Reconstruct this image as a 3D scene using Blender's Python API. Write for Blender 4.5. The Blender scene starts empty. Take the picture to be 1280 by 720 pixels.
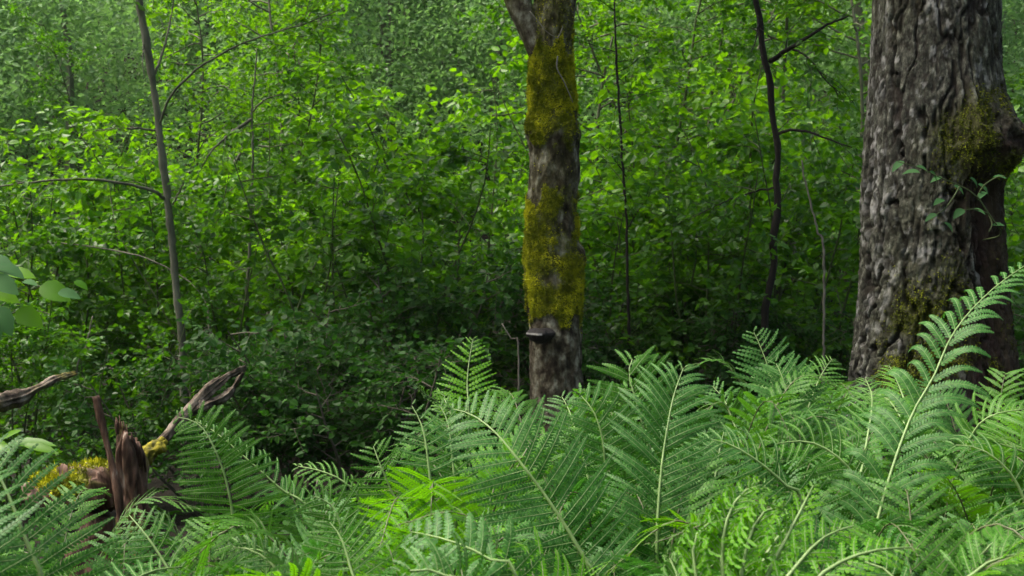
import bpy, math, random
import numpy as np
from mathutils import Vector

R = np.random.default_rng(7)
FPX = 1545.0
CAMH = 1.25
PITCH = math.atan(110 / FPX)
FW = np.array([0, math.cos(PITCH), -math.sin(PITCH)])
UP = np.array([0, math.sin(PITCH), math.cos(PITCH)])
RT = np.array([1.0, 0, 0])
CAM = np.array([0, 0, CAMH])
Z = np.array([0, 0, 1.0])


def at(px, py, d):
    return CAM + d * (FW + (px - 640) / FPX * RT - (py - 360) / FPX * UP)


def mpp(d):            # metres per photograph pixel at depth d
    return d / FPX


def nrm(v):
    v = np.asarray(v, float)
    return v / (np.linalg.norm(v, axis=-1, keepdims=True) + 1e-12)


def sstep(a, b, x):
    t = np.clip((np.asarray(x, float) - a) / (b - a), 0, 1)
    return t * t * (3 - 2 * t)


# ------------------------------------------------------------------ noise
def _hash(ix, iy, iz, s):
    h = (ix * 374761393 + iy * 668265263 + iz * 2147483647 + s * 974634777) & 0xFFFFFFFF
    h = ((h ^ (h >> 13)) * 1274126177) & 0xFFFFFFFF
    h = ((h ^ (h >> 16)) * 2246822519) & 0xFFFFFFFF
    return ((h ^ (h >> 15)) & 0xFFFFFF) / float(0xFFFFFF)


def vnoise(p, s=0):
    p = np.asarray(p, float)
    i = np.floor(p).astype(np.int64)
    f = p - i
    f = f * f * (3 - 2 * f)
    r = 0
    for a in (0, 1):
        for b in (0, 1):
            for c in (0, 1):
                w = (f[:, 0] if a else 1 - f[:, 0]) * (f[:, 1] if b else 1 - f[:, 1]) * (f[:, 2] if c else 1 - f[:, 2])
                r = r + w * _hash(i[:, 0] + a, i[:, 1] + b, i[:, 2] + c, s)
    return r


def fbm(p, o=4, s=0):
    r, a, t = 0, 1.0, 0
    p = np.asarray(p, float)
    for k in range(o):
        r = r + a * vnoise(p, s + k)
        t += a
        a *= .5
        p = p * 2.03
    return r / t


def worley(p, s=0):
    p = np.asarray(p, float)
    i = np.floor(p).astype(np.int64)
    d1 = np.full(len(p), 9.0)
    d2 = d1.copy()
    for a in (-1, 0, 1):
        for b in (-1, 0, 1):
            for c in (-1, 0, 1):
                x, y, z = i[:, 0] + a, i[:, 1] + b, i[:, 2] + c
                q = np.stack([x + _hash(x, y, z, s), y + _hash(x, y, z, s + 11), z + _hash(x, y, z, s + 23)], 1)
                d = np.linalg.norm(p - q, axis=1)
                m = d < d1
                d2 = np.where(m, d1, np.minimum(d2, d))
                d1 = np.where(m, d, d1)
    return d1, d2


def ground_h(x, y):
    x = np.asarray(x, float)
    y = np.asarray(y, float)
    sh = x.shape
    x, y = np.broadcast_arrays(x, y)
    p = np.stack([x.ravel() * .35, y.ravel() * .35, 0 * x.ravel()], 1)
    n = (fbm(p, 3, 5) - .5).reshape(x.shape) * .25
    h = -.28 * sstep(3.6, 6.5, y) * (1 - sstep(10, 13, y)) + n * sstep(2.5, 5, np.hypot(x, y))
    h = h + .36 * (np.clip(y, 13, 60) - 13) * sstep(12, 18, y) + .14 * (np.clip(y, 60, 160) - 60)
    return h if h.shape else float(h)


# ------------------------------------------------------------------ mesh helpers
COL = bpy.context.scene.collection


class MB:
    """collects vertices and faces of one mesh"""
    def __init__(s):
        s.v = []; s.q = []; s.t = []; s.n = 0; s.mq = []; s.mt = []

    def add(s, v, quads=None, tris=None, m=0):
        v = np.asarray(v, float).reshape(-1, 3)
        if quads is not None and len(quads):
            q = np.asarray(quads, np.int64).reshape(-1, 4) + s.n
            s.q.append(q); s.mq.append(np.full(len(q), m))
        if tris is not None and len(tris):
            t = np.asarray(tris, np.int64).reshape(-1, 3) + s.n
            s.t.append(t); s.mt.append(np.full(len(t), m))
        s.v.append(v); s.n += len(v)

    def verts(s):
        return np.concatenate(s.v) if s.v else np.zeros((0, 3))

    def mesh(s, name, mats, smooth=True, attrs=None):
        me = bpy.data.meshes.new(name)
        v = s.verts()
        q = np.concatenate(s.q) if s.q else np.zeros((0, 4), np.int64)
        t = np.concatenate(s.t) if s.t else np.zeros((0, 3), np.int64)
        me.vertices.add(len(v))
        me.vertices.foreach_set('co', v.astype(np.float32).ravel())
        nl = q.size + t.size
        me.loops.add(nl)
        me.loops.foreach_set('vertex_index', np.concatenate([q.ravel(), t.ravel()]).astype(np.int32))
        me.polygons.add(len(q) + len(t))
        ls = np.concatenate([np.arange(len(q)) * 4, q.size + np.arange(len(t)) * 3]).astype(np.int32)
        me.polygons.foreach_set('loop_start', ls)
        mi = np.concatenate((s.mq or [np.zeros(0)]) + (s.mt or [])).astype(np.int32) if (s.mq or s.mt) else np.zeros(0, np.int32)
        me.polygons.foreach_set('material_index', mi)
        me.polygons.foreach_set('use_smooth', np.full(len(mi), smooth))
        for m in (mats if isinstance(mats, (list, tuple)) else [mats]):
            me.materials.append(m)
        for k, a in (attrs or {}).items():
            at_ = me.attributes.new(k, 'FLOAT', 'POINT')
            at_.data.foreach_set('value', np.asarray(a, np.float32))
        me.update(calc_edges=True)
        return me

    def build(s, name, mats, parent=None, smooth=True, attrs=None):
        me = s.mesh(name, mats, smooth, attrs)
        o = bpy.data.objects.new(name, me)
        COL.objects.link(o)
        if parent is not None:
            o.parent = parent
            o.location = -Vector(root_pos(parent))
        return o


def root_pos(o):
    """world position of an unrotated thing (parts are modelled in world space)"""
    v = Vector((0, 0, 0))
    while o is not None:
        v = v + Vector(o.location)
        o = o.parent
    return v


def tag(o, label=None, cat=None, group=None, kind=None):
    if label: o['label'] = label
    if cat: o['category'] = cat
    if group: o['group'] = group
    if kind: o['kind'] = kind
    return o


def empty(name, loc, label, cat, group=None):
    o = bpy.data.objects.new(name, None)
    o.empty_display_size = .1
    COL.objects.link(o)
    o.location = tuple(float(c) for c in loc)
    return tag(o, label, cat, group)


def copy_tree(o, parent=None):
    c = o.copy()
    COL.objects.link(c)
    c.parent = parent
    for ch in [x for x in o.children]:
        copy_tree(ch, c)
    return c


def spline(pts, n, extra=None):
    """Catmull-Rom resample (uniform in arc length)"""
    p = np.asarray(pts, float)
    if len(p) == 2:
        t = np.linspace(0, 1, n)[:, None]
        return p[0] * (1 - t) + p[1] * t
    q = np.vstack([2 * p[0] - p[1], p, 2 * p[-1] - p[-2]])
    out = []
    for i in range(1, len(q) - 2):
        t = np.linspace(0, 1, 24, endpoint=False)[:, None]
        a, b, c, d = q[i - 1], q[i], q[i + 1], q[i + 2]
        out.append(.5 * ((2 * b) + (-a + c) * t + (2 * a - 5 * b + 4 * c - d) * t ** 2 + (-a + 3 * b - 3 * c + d) * t ** 3))
    out.append(q[-2][None])
    c = np.concatenate(out)
    s = np.concatenate([[0], np.cumsum(np.linalg.norm(np.diff(c[:, :3], axis=0), axis=1))])
    u = np.linspace(0, s[-1], n)
    return np.stack([np.interp(u, s, c[:, k]) for k in range(c.shape[1])], 1)


def frames(c):
    T = nrm(np.gradient(c, axis=0))
    ref = np.array([1.0, 0, 0]) if abs(T[0][0]) < .8 else np.array([0, 1.0, 0])
    A = np.zeros_like(T)
    a = nrm(ref - T[0] * ref.dot(T[0]))
    for i in range(len(T)):
        a = nrm(a - T[i] * a.dot(T[i]))
        A[i] = a
    return T, A, np.cross(T, A)


def tube(mb, c, r, seg=6, cap=True, m=0):
    c = np.asarray(c, float)
    n = len(c)
    r = np.broadcast_to(np.asarray(r, float), (n,))
    T, A, B = frames(c)
    th = np.linspace(0, 2 * np.pi, seg, endpoint=False)
    v = c[:, None] + r[:, None, None] * (np.cos(th)[None, :, None] * A[:, None] + np.sin(th)[None, :, None] * B[:, None])
    v = v.reshape(-1, 3)
    i = np.arange(n - 1)[:, None] * seg
    j = np.arange(seg)[None]
    k = (np.arange(seg)[None] + 1) % seg
    q = np.stack([i + j, i + k, i + seg + k, i + seg + j], -1).reshape(-1, 4)
    tr = None
    if cap:
        v = np.vstack([v, c[0], c[-1]])
        e = n * seg
        jj = np.arange(seg); kk = (jj + 1) % seg
        tr = np.vstack([np.stack([kk, jj, np.full(seg, e)], 1),
                        np.stack([jj + (n - 1) * seg, kk + (n - 1) * seg, np.full(seg, e + 1)], 1)])
    mb.add(v, q, tr, m)


def leaves(mb, pos, d, nor, L, wr=.6, fold=.12, detail=2, m=0, droop=.15):
    """ovate leaves; detail 0 = bent kite of 2 faces, 2 = eight vertices"""
    pos = np.asarray(pos, float); n = len(pos)
    if n == 0: return
    d = nrm(d)
    S = nrm(np.cross(nor, d))
    N = np.cross(d, S)
    L = np.broadcast_to(np.asarray(L, float), (n,))[:, None]
    W = L * np.broadcast_to(np.asarray(wr, float), (n,))[:, None] * .5

    def P(u, w, h=0):
        return pos + d * L * u + S * W * w + N * L * (h - droop * u * u)
    if detail == 0:
        v = np.stack([P(0, 0), P(.45, 1, fold), P(1, 0), P(.45, -1, fold)], 1)
        b = np.arange(n)[:, None] * 4
        mb.add(v.reshape(-1, 3), None, np.concatenate([b + [0, 2, 1], b + [0, 3, 2]]), m)
    elif detail == 1:
        v = np.stack([P(0, 0), P(.3, .95, fold), P(.7, .75, fold), P(1, 0), P(.7, -.75, fold), P(.3, -.95, fold)], 1)
        b = np.arange(n)[:, None] * 6
        mb.add(v.reshape(-1, 3), np.concatenate([b + [0, 3, 2, 1], b + [0, 5, 4, 3]]), None, m)
    else:
        v = np.stack([P(0, 0), P(.12, .62, fold * .6), P(.36, 1, fold), P(.66, .82, fold * .9), P(.86, .42, fold * .4), P(1, 0),
                      P(.86, -.42, fold * .4), P(.66, -.82, fold * .9), P(.36, -1, fold), P(.12, -.62, fold * .6), P(.36, 0), P(.68, 0)], 1)
        b = np.arange(n)[:, None] * 12
        q = np.concatenate([b + [10, 2, 1, 0], b + [0, 9, 8, 10], b + [11, 3, 2, 10], b + [10, 8, 7, 11], b + [5, 4, 3, 11], b + [11, 7, 6, 5]])
        mb.add(v.reshape(-1, 3), q, None, m)


# ------------------------------------------------------------------ materials
def newmat(name):
    m = bpy.data.materials.new(name)
    m.use_nodes = True
    m.node_tree.nodes.clear()
    nt = m.node_tree

    def N(t, **kw):
        n = nt.nodes.new(t)
        for k, v in kw.items():
            if k in n.inputs: n.inputs[k].default_value = v
            else: setattr(n, k, v)
        return n
    out = N('ShaderNodeOutputMaterial')
    return m, nt, N, out


def ramp(nt, fac, stops):
    r = nt.nodes.new('ShaderNodeValToRGB')
    e = r.color_ramp.elements
    while len(e) < len(stops): e.new(.5)
    for x, (p, c) in zip(e, stops):
        x.position = p
        x.color = (*c, 1) if len(c) == 3 else c
    nt.links.new(fac, r.inputs[0])
    return r.outputs[0]


def leafmat(name, dark, mid, light, trans, tf=.42, rough=.42, scale=1.2, spec=.5, sheen=(0.3, .35, .38)):
    m, nt, N, out = newmat(name)
    L = nt.links.new
    g = N('ShaderNodeNewGeometry')
    tc = N('ShaderNodeTexCoord')
    oi = N('ShaderNodeObjectInfo')
    no = N('ShaderNodeTexNoise', Scale=scale, Detail=3.0)
    L(g.outputs['Position'], no.inputs['Vector'])
    a = N('ShaderNodeMath', operation='MULTIPLY'); L(g.outputs['Random Per Island'], a.inputs[0]); a.inputs[1].default_value = .55
    b = N('ShaderNodeMath', operation='MULTIPLY_ADD'); L(no.outputs[0], b.inputs[0]); b.inputs[1].default_value = .7; L(a.outputs[0], b.inputs[2])
    c = N('ShaderNodeMath', operation='MULTIPLY_ADD'); L(oi.outputs['Random'], c.inputs[0]); c.inputs[1].default_value = .18; L(b.outputs[0], c.inputs[2])
    col = ramp(nt, c.outputs[0], [(.25, dark), (.62, mid), (1.0, light)])
    p = N('ShaderNodeBsdfPrincipled', Roughness=rough)
    p.inputs['Specular IOR Level'].default_value = spec
    L(col, p.inputs['Base Color'])
    t = N('ShaderNodeBsdfTranslucent')
    mul = N('ShaderNodeMix', data_type='RGBA', blend_type='MIX')
    mul.inputs[0].default_value = .6
    L(col, mul.inputs[6]); mul.inputs[7].default_value = (*trans, 1)
    L(mul.outputs[2], t.inputs[0])
    mx = N('ShaderNodeMixShader'); mx.inputs[0].default_value = tf
    L(p.outputs[0], mx.inputs[1]); L(t.outputs[0], mx.inputs[2])
    L(mx.outputs[0], out.inputs[0])
    return m


def simplemat(name, stops, scale=20, rough=.8, bump=.3, bscale=60, spec=.2, stretch=(1, 1, 1), attr=None, attr_stops=None, dist=.01):
    """noise-coloured surface; attr mixes a second colour range over it by a mesh attribute"""
    m, nt, N, out = newmat(name)
    L = nt.links.new
    tc = N('ShaderNodeTexCoord')
    mp = N('ShaderNodeMapping'); mp.inputs['Scale'].default_value = stretch
    L(tc.outputs['Object'], mp.inputs[0])
    no = N('ShaderNodeTexNoise', Scale=scale, Detail=7.0, Roughness=.62)
    L(mp.outputs[0], no.inputs['Vector'])
    col = ramp(nt, no.outputs[0], stops)
    p = N('ShaderNodeBsdfPrincipled', Roughness=rough)
    p.inputs['Specular IOR Level'].default_value = spec
    if attr:
        at_ = N('ShaderNodeAttribute', attribute_name=attr)
        n2 = N('ShaderNodeTexNoise', Scale=scale * 2.2, Detail=5.0)
        L(mp.outputs[0], n2.inputs['Vector'])
        c2 = ramp(nt, n2.outputs[0], attr_stops)
        mx = N('ShaderNodeMix', data_type='RGBA')
        L(at_.outputs['Fac'], mx.inputs[0]); L(col, mx.inputs[6]); L(c2, mx.inputs[7])
        col = mx.outputs[2]
    L(col, p.inputs['Base Color'])
    nb = N('ShaderNodeTexNoise', Scale=bscale, Detail=6.0, Roughness=.7)
    L(mp.outputs[0], nb.inputs['Vector'])
    bm = N('ShaderNodeBump', Strength=bump, Distance=dist)
    L(nb.outputs[0], bm.inputs['Height']); L(bm.outputs[0], p.inputs['Normal'])
    L(p.outputs[0], out.inputs[0])
    return m


M = {}
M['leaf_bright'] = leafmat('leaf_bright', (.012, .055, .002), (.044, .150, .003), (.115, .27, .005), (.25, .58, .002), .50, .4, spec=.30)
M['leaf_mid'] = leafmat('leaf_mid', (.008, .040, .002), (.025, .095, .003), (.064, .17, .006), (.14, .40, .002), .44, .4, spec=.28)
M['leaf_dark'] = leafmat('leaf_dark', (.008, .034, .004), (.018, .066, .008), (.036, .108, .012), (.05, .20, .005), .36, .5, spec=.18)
M['leaf_blue'] = leafmat('leaf_blue', (.055, .125, .04), (.13, .25, .085), (.25, .40, .16), (.22, .46, .08), .44, .6, scale=.5, spec=.25)  # distance haze put into the leaf colour: paler and bluer
M['leaf_blueglossy'] = leafmat('leaf_blueglossy', (.016, .058, .016), (.03, .09, .026), (.05, .125, .038), (.06, .22, .012), .25, .65, spec=.12)
M['fern_cool'] = leafmat('fern_cool', (.016, .066, .011), (.038, .132, .022), (.072, .20, .038), (.06, .28, .009), .30, .5, scale=3.5, spec=.22)
M['fern_mid'] = leafmat('fern_mid', (.022, .088, .008), (.048, .158, .015), (.084, .225, .025), (.11, .36, .005), .36, .5, scale=3.5, spec=.22)
M['fern_bright'] = leafmat('fern_bright', (.028, .125, .002), (.066, .235, .003), (.12, .32, .006), (.22, .60, .003), .48, .55, scale=3.5, spec=.22)
M['fern_stalk'] = simplemat('fern_stalk', [(.3, (.10, .18, .045)), (.7, (.21, .31, .11))], 30, .5, .1, spec=.4)
M['fern_stalk_dark'] = simplemat('fern_stalk_dark', [(.3, (.05, .06, .02)), (.7, (.12, .14, .06))], 30, .5, .1, spec=.4)
M['twig'] = simplemat('twig', [(.3, (.05, .045, .03)), (.7, (.12, .11, .08))], 15, .8, .3)
M['twig_green'] = simplemat('twig_green', [(.3, (.03, .05, .015)), (.7, (.07, .09, .03))], 15, .7, .2)
M['dead_twig'] = simplemat('dead_twig', [(.3, (.09, .08, .06)), (.7, (.22, .20, .16))], 20, .8, .3)
M['dark_bark'] = simplemat('dark_bark', [(.3, (.010, .008, .006)), (.7, (.028, .023, .018))], 14, .85, .8, 30, stretch=(1, 1, .3))
M['grey_bark'] = simplemat('grey_bark', [(.3, (.055, .06, .035)), (.7, (.17, .17, .12))], 12, .8, .6, 30, stretch=(1, 1, .4))
M['moss'] = simplemat('moss', [(.34, (.05, .065, .004)), (.47, (.19, .215, .008)), (.62, (.50, .50, .016))], 8, .9, .4, 90, spec=.1)
M['alder_bark'] = simplemat('alder_bark', [(.34, (.012, .009, .005)), (.46, (.052, .040, .023)), (.56, (.14, .125, .082)), (.68, (.34, .33, .25))],
                            20, .85, 1.0, 85, stretch=(1, 1, .7), attr='moss', attr_stops=[(.3, (.05, .065, .004)), (.7, (.17, .19, .010))], dist=.02)
M['ground'] = simplemat('ground', [(.3, (.008, .007, .004)), (.55, (.018, .015, .009)), (.8, (.045, .034, .02))], 6, .95, 1.0, 25, dist=.05)
M['old_wood'] = simplemat('old_wood', [(.34, (.022, .016, .011)), (.48, (.085, .066, .047)), (.66, (.26, .22, .17))], 26, .85, .9, 30, stretch=(1, 1, .25),
                          attr='lichen', attr_stops=[(.35, (.06, .06, .015)), (.6, (.26, .23, .02))], dist=.01)
M['snag_wood'] = simplemat('snag_wood', [(.34, (.012, .008, .005)), (.47, (.062, .034, .021)), (.6, (.135, .080, .054)), (.72, (.30, .26, .21))], 30, .7, .9, 30,
                           stretch=(1, 1, .22), attr='moss', attr_stops=[(.3, (.08, .10, .01)), (.7, (.24, .27, .03))], dist=.01)
M['moss_dark'] = simplemat('moss_dark', [(.3, (.025, .035, .003)), (.5, (.085, .105, .006)), (.7, (.22, .25, .012))], 14, .9, .4, 90, spec=.1)
M['fungus_top'] = simplemat('fungus_top', [(.3, (.010, .008, .008)), (.7, (.03, .025, .022))], 30, .6, .9, 60, spec=.3)
M['fungus_rim'] = simplemat('fungus_rim', [(.3, (.16, .15, .14)), (.7, (.42, .40, .37))], 30, .6, .2)


def birch_mat():
    m, nt, N, out = newmat('birch_bark')
    L = nt.links.new
    tc = N('ShaderNodeTexCoord')
    mp = N('ShaderNodeMapping'); mp.inputs['Scale'].default_value = (1, 1, .5)
    L(tc.outputs['Object'], mp.inputs[0])
    plate = N('ShaderNodeAttribute', attribute_name='plate')
    mossa = N('ShaderNodeAttribute', attribute_name='moss')
    bark_brown = N('ShaderNodeAttribute', attribute_name='bark_brown')
    n1 = N('ShaderNodeTexNoise', Scale=38.0, Detail=8.0, Roughness=.72); L(mp.outputs[0], n1.inputs['Vector'])
    n2 = N('ShaderNodeTexNoise', Scale=5.0, Detail=6.0, Roughness=.65); L(mp.outputs[0], n2.inputs['Vector'])
    grey = ramp(nt, n1.outputs[0], [(.36, (.010, .010, .007)), (.47, (.036, .037, .027)), (.57, (.10, .103, .078)), (.70, (.30, .31, .25))])
    pale = ramp(nt, n1.outputs[0], [(.3, (.12, .12, .11)), (.55, (.3, .3, .28)), (.75, (.5, .5, .47))])
    mp_ = N('ShaderNodeMath', operation='MULTIPLY'); L(N('ShaderNodeAttribute', attribute_name='pale').outputs['Fac'], mp_.inputs[0]); mp_.inputs[1].default_value = .9
    x1 = N('ShaderNodeMix', data_type='RGBA'); L(mp_.outputs[0], x1.inputs[0]); L(grey, x1.inputs[6]); L(pale, x1.inputs[7])
    crack = N('ShaderNodeMix', data_type='RGBA'); L(plate.outputs['Fac'], crack.inputs[0]); crack.inputs[6].default_value = (.02, .015, .011, 1)
    L(x1.outputs[2], crack.inputs[7])
    rc = ramp(nt, n1.outputs[0], [(.3, (.012, .008, .006)), (.6, (.04, .022, .016)), (.8, (.12, .06, .045))])
    x2 = N('ShaderNodeMix', data_type='RGBA'); L(bark_brown.outputs['Fac'], x2.inputs[0]); L(crack.outputs[2], x2.inputs[6]); L(rc, x2.inputs[7])
    ms = ramp(nt, n1.outputs[0], [(.3, (.018, .018, .005)), (.55, (.045, .050, .006)), (.75, (.10, .115, .010))])
    x3 = N('ShaderNodeMix', data_type='RGBA'); L(mossa.outputs['Fac'], x3.inputs[0]); L(x2.outputs[2], x3.inputs[6]); L(ms, x3.inputs[7])
    p = N('ShaderNodeBsdfPrincipled', Roughness=.85)
    p.inputs['Specular IOR Level'].default_value = .2
    L(x3.outputs[2], p.inputs['Base Color'])
    nb = N('ShaderNodeTexNoise', Scale=45.0, Detail=7.0, Roughness=.75); L(mp.outputs[0], nb.inputs['Vector'])
    bm = N('ShaderNodeBump', Strength=1.0, Distance=.02)
    L(nb.outputs[0], bm.inputs['Height']); L(bm.outputs[0], p.inputs['Normal'])
    L(p.outputs[0], out.inputs[0])
    return m


M['birch'] = birch_mat()

# ------------------------------------------------------------------ terrain
def terrain():
    ys = np.concatenate([-np.geomspace(150, 2, 22), np.linspace(-1.5, 22, 160), np.geomspace(22.5, 400, 60)])
    xs = np.concatenate([-np.geomspace(300, 12.5, 30), np.linspace(-12, 12, 140), np.geomspace(12.5, 300, 30)])
    X, Y = np.meshgrid(xs, ys)
    H = ground_h(X, Y)
    near = (np.abs(X) < 12) & (Y > -2) & (Y < 22)
    p = np.stack([X.ravel() * 4, Y.ravel() * 4, 0 * X.ravel()], 1)
    H = H + near * (fbm(p, 3, 9).reshape(X.shape) - .5) * .06
    v = np.stack([X, Y, H], -1).reshape(-1, 3)
    nx, ny = len(xs), len(ys)
    i = (np.arange(ny - 1)[:, None] * nx + np.arange(nx - 1)[None])
    q = np.stack([i, i + 1, i + nx + 1, i + nx], -1).reshape(-1, 4)
    mb = MB(); mb.add(v, q)
    tag(mb.build('ground', M['ground']), kind='structure')


terrain()


# ------------------------------------------------------------------ ferns
def pinna_profile(u, peak):
    # rises slowly from the base, falls off quickly towards the tip
    a = np.clip(u / peak, 0, 1)
    b = np.clip((1 - u) / (1 - peak), 0, 1)
    return np.where(u < peak, .22 + .78 * np.sin(a * np.pi / 2) ** .9, np.sin(b * np.pi / 2) ** .85) * (1 - .0 * u)


def frond(leaf, stalk, pts, Lmax, face, start=.25, peak=.55, npairs=34, fwd=.18, droop=.15, lift=.06, ang0=78, ang1=42,
          rng=R, lobe=.0048, lobew=.088, stalk_r=.0034, fold=.35, wind=0, curl=0.0, detail=1, gaps=.02):
    """leaf / stalk: MB. pts: rachis control points, base to tip. face: direction the upper side faces."""
    n = 90
    c = spline(pts, n)
    tot = np.linalg.norm(np.diff(c, axis=0), axis=1).sum()
    T = nrm(np.gradient(c, axis=0))
    face = np.asarray(face, float)
    if face.ndim == 1:
        Nn = np.tile(face, (n, 1))
    else:
        Nn = np.stack([np.interp(np.linspace(0, 1, n), np.linspace(0, 1, len(face)), face[:, k]) for k in range(3)], 1)
    Nn = nrm(Nn - T * (Nn * T).sum(1)[:, None])
    B = np.cross(T, Nn)
    rr = np.interp(np.linspace(0, 1, n), [0, start, 1], [stalk_r * 1.6, stalk_r * 1.15, stalk_r * .22])
    tube(stalk, (c + Nn * (rr * .9)[:, None])[::2], rr[::2], 5, cap=False)
    # pinna positions, closer together near the tip
    u = np.linspace(0, 1, npairs) ** .92
    sp = start + (1 - start) * u
    ok_u = u < .995
    K = 9
    for side in (-1, 1):
        for k in range(npairs):
            if not ok_u[k] or rng.random() < gaps: continue
            s = sp[k] + rng.normal(0, .002)
            if side > 0: s += (1 - start) * .35 / npairs
            s = min(max(s, 0), .998)
            f = s * (n - 1)
            i = int(f); fr = f - i
            j = min(i + 1, n - 1)
            P0 = c[i] * (1 - fr) + c[j] * fr
            t_, n_, b_ = T[i], Nn[i], B[i] * side
            L = Lmax * float(pinna_profile(np.array(u[k]), peak)) * rng.uniform(.84, 1.08)
            if L < .004: continue
            a = math.radians(ang0 + (ang1 - ang0) * u[k] ** 1.3 + rng.normal(0, 3))
            dr = math.cos(a) * t_ + math.sin(a) * b_
            dj = droop * rng.uniform(.5, 1.5)
            lj = lift + rng.normal(0, .05)
            cj = curl * rng.uniform(.4, 1.6)
            nl = max(4, int(L / lobe))
            t = np.linspace(0, 1, nl + 1)
            tt = t[:, None]
            q = P0 + dr * stalk_r * .8 + L * (dr * tt + t_ * fwd * tt ** 2 + n_ * (lj * np.sin(np.pi * tt)) - Z * dj * tt ** 2.2 + n_ * rng.normal(0, .05) * tt ** 2 - dr * .12 * dj * tt ** 3)
            if cj:
                q = q + L * cj * (n_ * .55 * tt ** 2.2 - dr * .6 * tt ** 3 - Z * .12 * tt ** 3 + t_ * .15 * np.sin(tt * 5))
            pt = nrm(np.gradient(q, axis=0))
            nn = nrm(n_ - pt * (pt @ n_)[:, None])
            bb = np.cross(pt, nn)
            # midrib
            rw = np.interp(t, [0, 1], [stalk_r * .17, stalk_r * .05])
            up = nn * .0004
            v = np.stack([q - bb * rw[:, None] + up, q + nn * rw[:, None] * .9 + up, q + bb * rw[:, None] + up, q - nn * rw[:, None] * 1.6], 1)
            sub = slice(None, None, 2) if nl > 8 else slice(None)
            v = v[sub]
            m_ = len(v)
            ii = np.arange(m_ - 1)[:, None] * 4
            jj = np.arange(4)[None]; kk = (jj + 1) % 4
            stalk.add(v.reshape(-1, 3), np.stack([ii + jj, ii + kk, ii + 4 + kk, ii + 4 + jj], -1).reshape(-1, 4))
            # lobes
            w = max(Lmax * lobew, .0055) * (L / Lmax) ** .5 * np.clip((1 - t[:-1] ** 1.7), 0, 1) ** .62 * np.clip(.72 + t[:-1] * 2.2, 0, 1)
            w = w * rng.uniform(.88, 1.08, nl)
            q0, q1 = q[:-1], q[1:]
            seg = q1 - q0
            for sd in (-1, 1):
                fo = fold + rng.normal(0, .07)
                ld = nrm(bb[:-1] * sd * math.cos(fo) + nn[:-1] * math.sin(fo) * .55 + pt[:-1] * .38)
                ld2 = nrm(ld - nn[:-1] * .45 + pt[:-1] * .18)
                W = w[:, None]
                b0, b1 = q0, q1
                m0 = q0 + ld * W * .42 + seg * .06
                m1 = q0 + ld * W * .42 + seg * .90
                e0 = m0 + ld2 * W * .58 + seg * .18
                e1 = m1 + ld2 * W * .50 - seg * .16
                V = np.stack([b0, b1, m0, m1, e0, e1], 1).reshape(-1, 3)
                o = np.arange(nl)[:, None] * 6
                if sd > 0:
                    Q = np.concatenate([o + [0, 2, 3, 1], o + [2, 4, 5, 3]])
                else:
                    Q = np.concatenate([o + [0, 1, 3, 2], o + [2, 3, 5, 4]])
                leaf.add(V, Q)
    # terminal leaflet
    return tot


FERN_MATS = {'c': 'fern_cool', 'm': 'fern_mid', 'b': 'fern_bright'}


def build_frond(root, kind, pts, Lmax, face, dark_stalk=False, **kw):
    lf, st = MB(), MB()
    frond(lf, st, pts, Lmax, face, **kw)
    o = lf.build('frond', M[FERN_MATS[kind]], root)
    s = st.mesh('stalk', M['fern_stalk_dark' if dark_stalk else 'fern_stalk'])
    so = bpy.data.objects.new('stalk', s)
    COL.objects.link(so)
    so.parent = o
    return o


def rosette_fronds(root, crown, H, n, kinds, rng, az0=None, arcs=(0, 2 * math.pi), Lmax=None, spread=1.0, **kw):
    """filler fronds of a vase shaped rosette, H = height of their tops above the crown"""
    az0 = rng.uniform(0, 6.28) if az0 is None else az0
    kw.setdefault('dark_stalk', True)
    for k in range(n):
        az = az0 + arcs[0] + (arcs[1] - arcs[0]) * (k + rng.uniform(-.25, .25)) / n
        h = H * rng.uniform(.82, 1.04)
        out = np.array([math.cos(az), math.sin(az), 0])
        side = np.cross(Z, out)
        sw = rng.normal(0, .07)
        rch = h * rng.uniform(.26, .5) * spread
        dip = rng.uniform(.02, .16)
        pts = [crown + out * .02, crown + out * rch * .14 + Z * h * .36 + side * sw * h * .2,
               crown + out * rch * .38 + Z * h * .76 + side * sw * h * .6,
               crown + out * rch * .72 + Z * h * 1.0 + side * sw * h,
               crown + out * rch * 1.12 + Z * h * (1.0 - dip) + side * sw * 1.6 * h]
        face = nrm(-out + Z * .8)
        L = (Lmax or .115) * rng.uniform(.85, 1.1)
        build_frond(root, kinds[k % len(kinds)], pts, L, [face, nrm(-out * .8 + Z), nrm(Z + out * .1 + side * rng.normal(0, .3))],
                    start=rng.uniform(.26, .36), peak=rng.uniform(.45, .62), npairs=int(rng.integers(34, 42)), rng=rng,
                    droop=rng.uniform(.08, .25), lift=rng.uniform(.0, .08), **kw)


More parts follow.
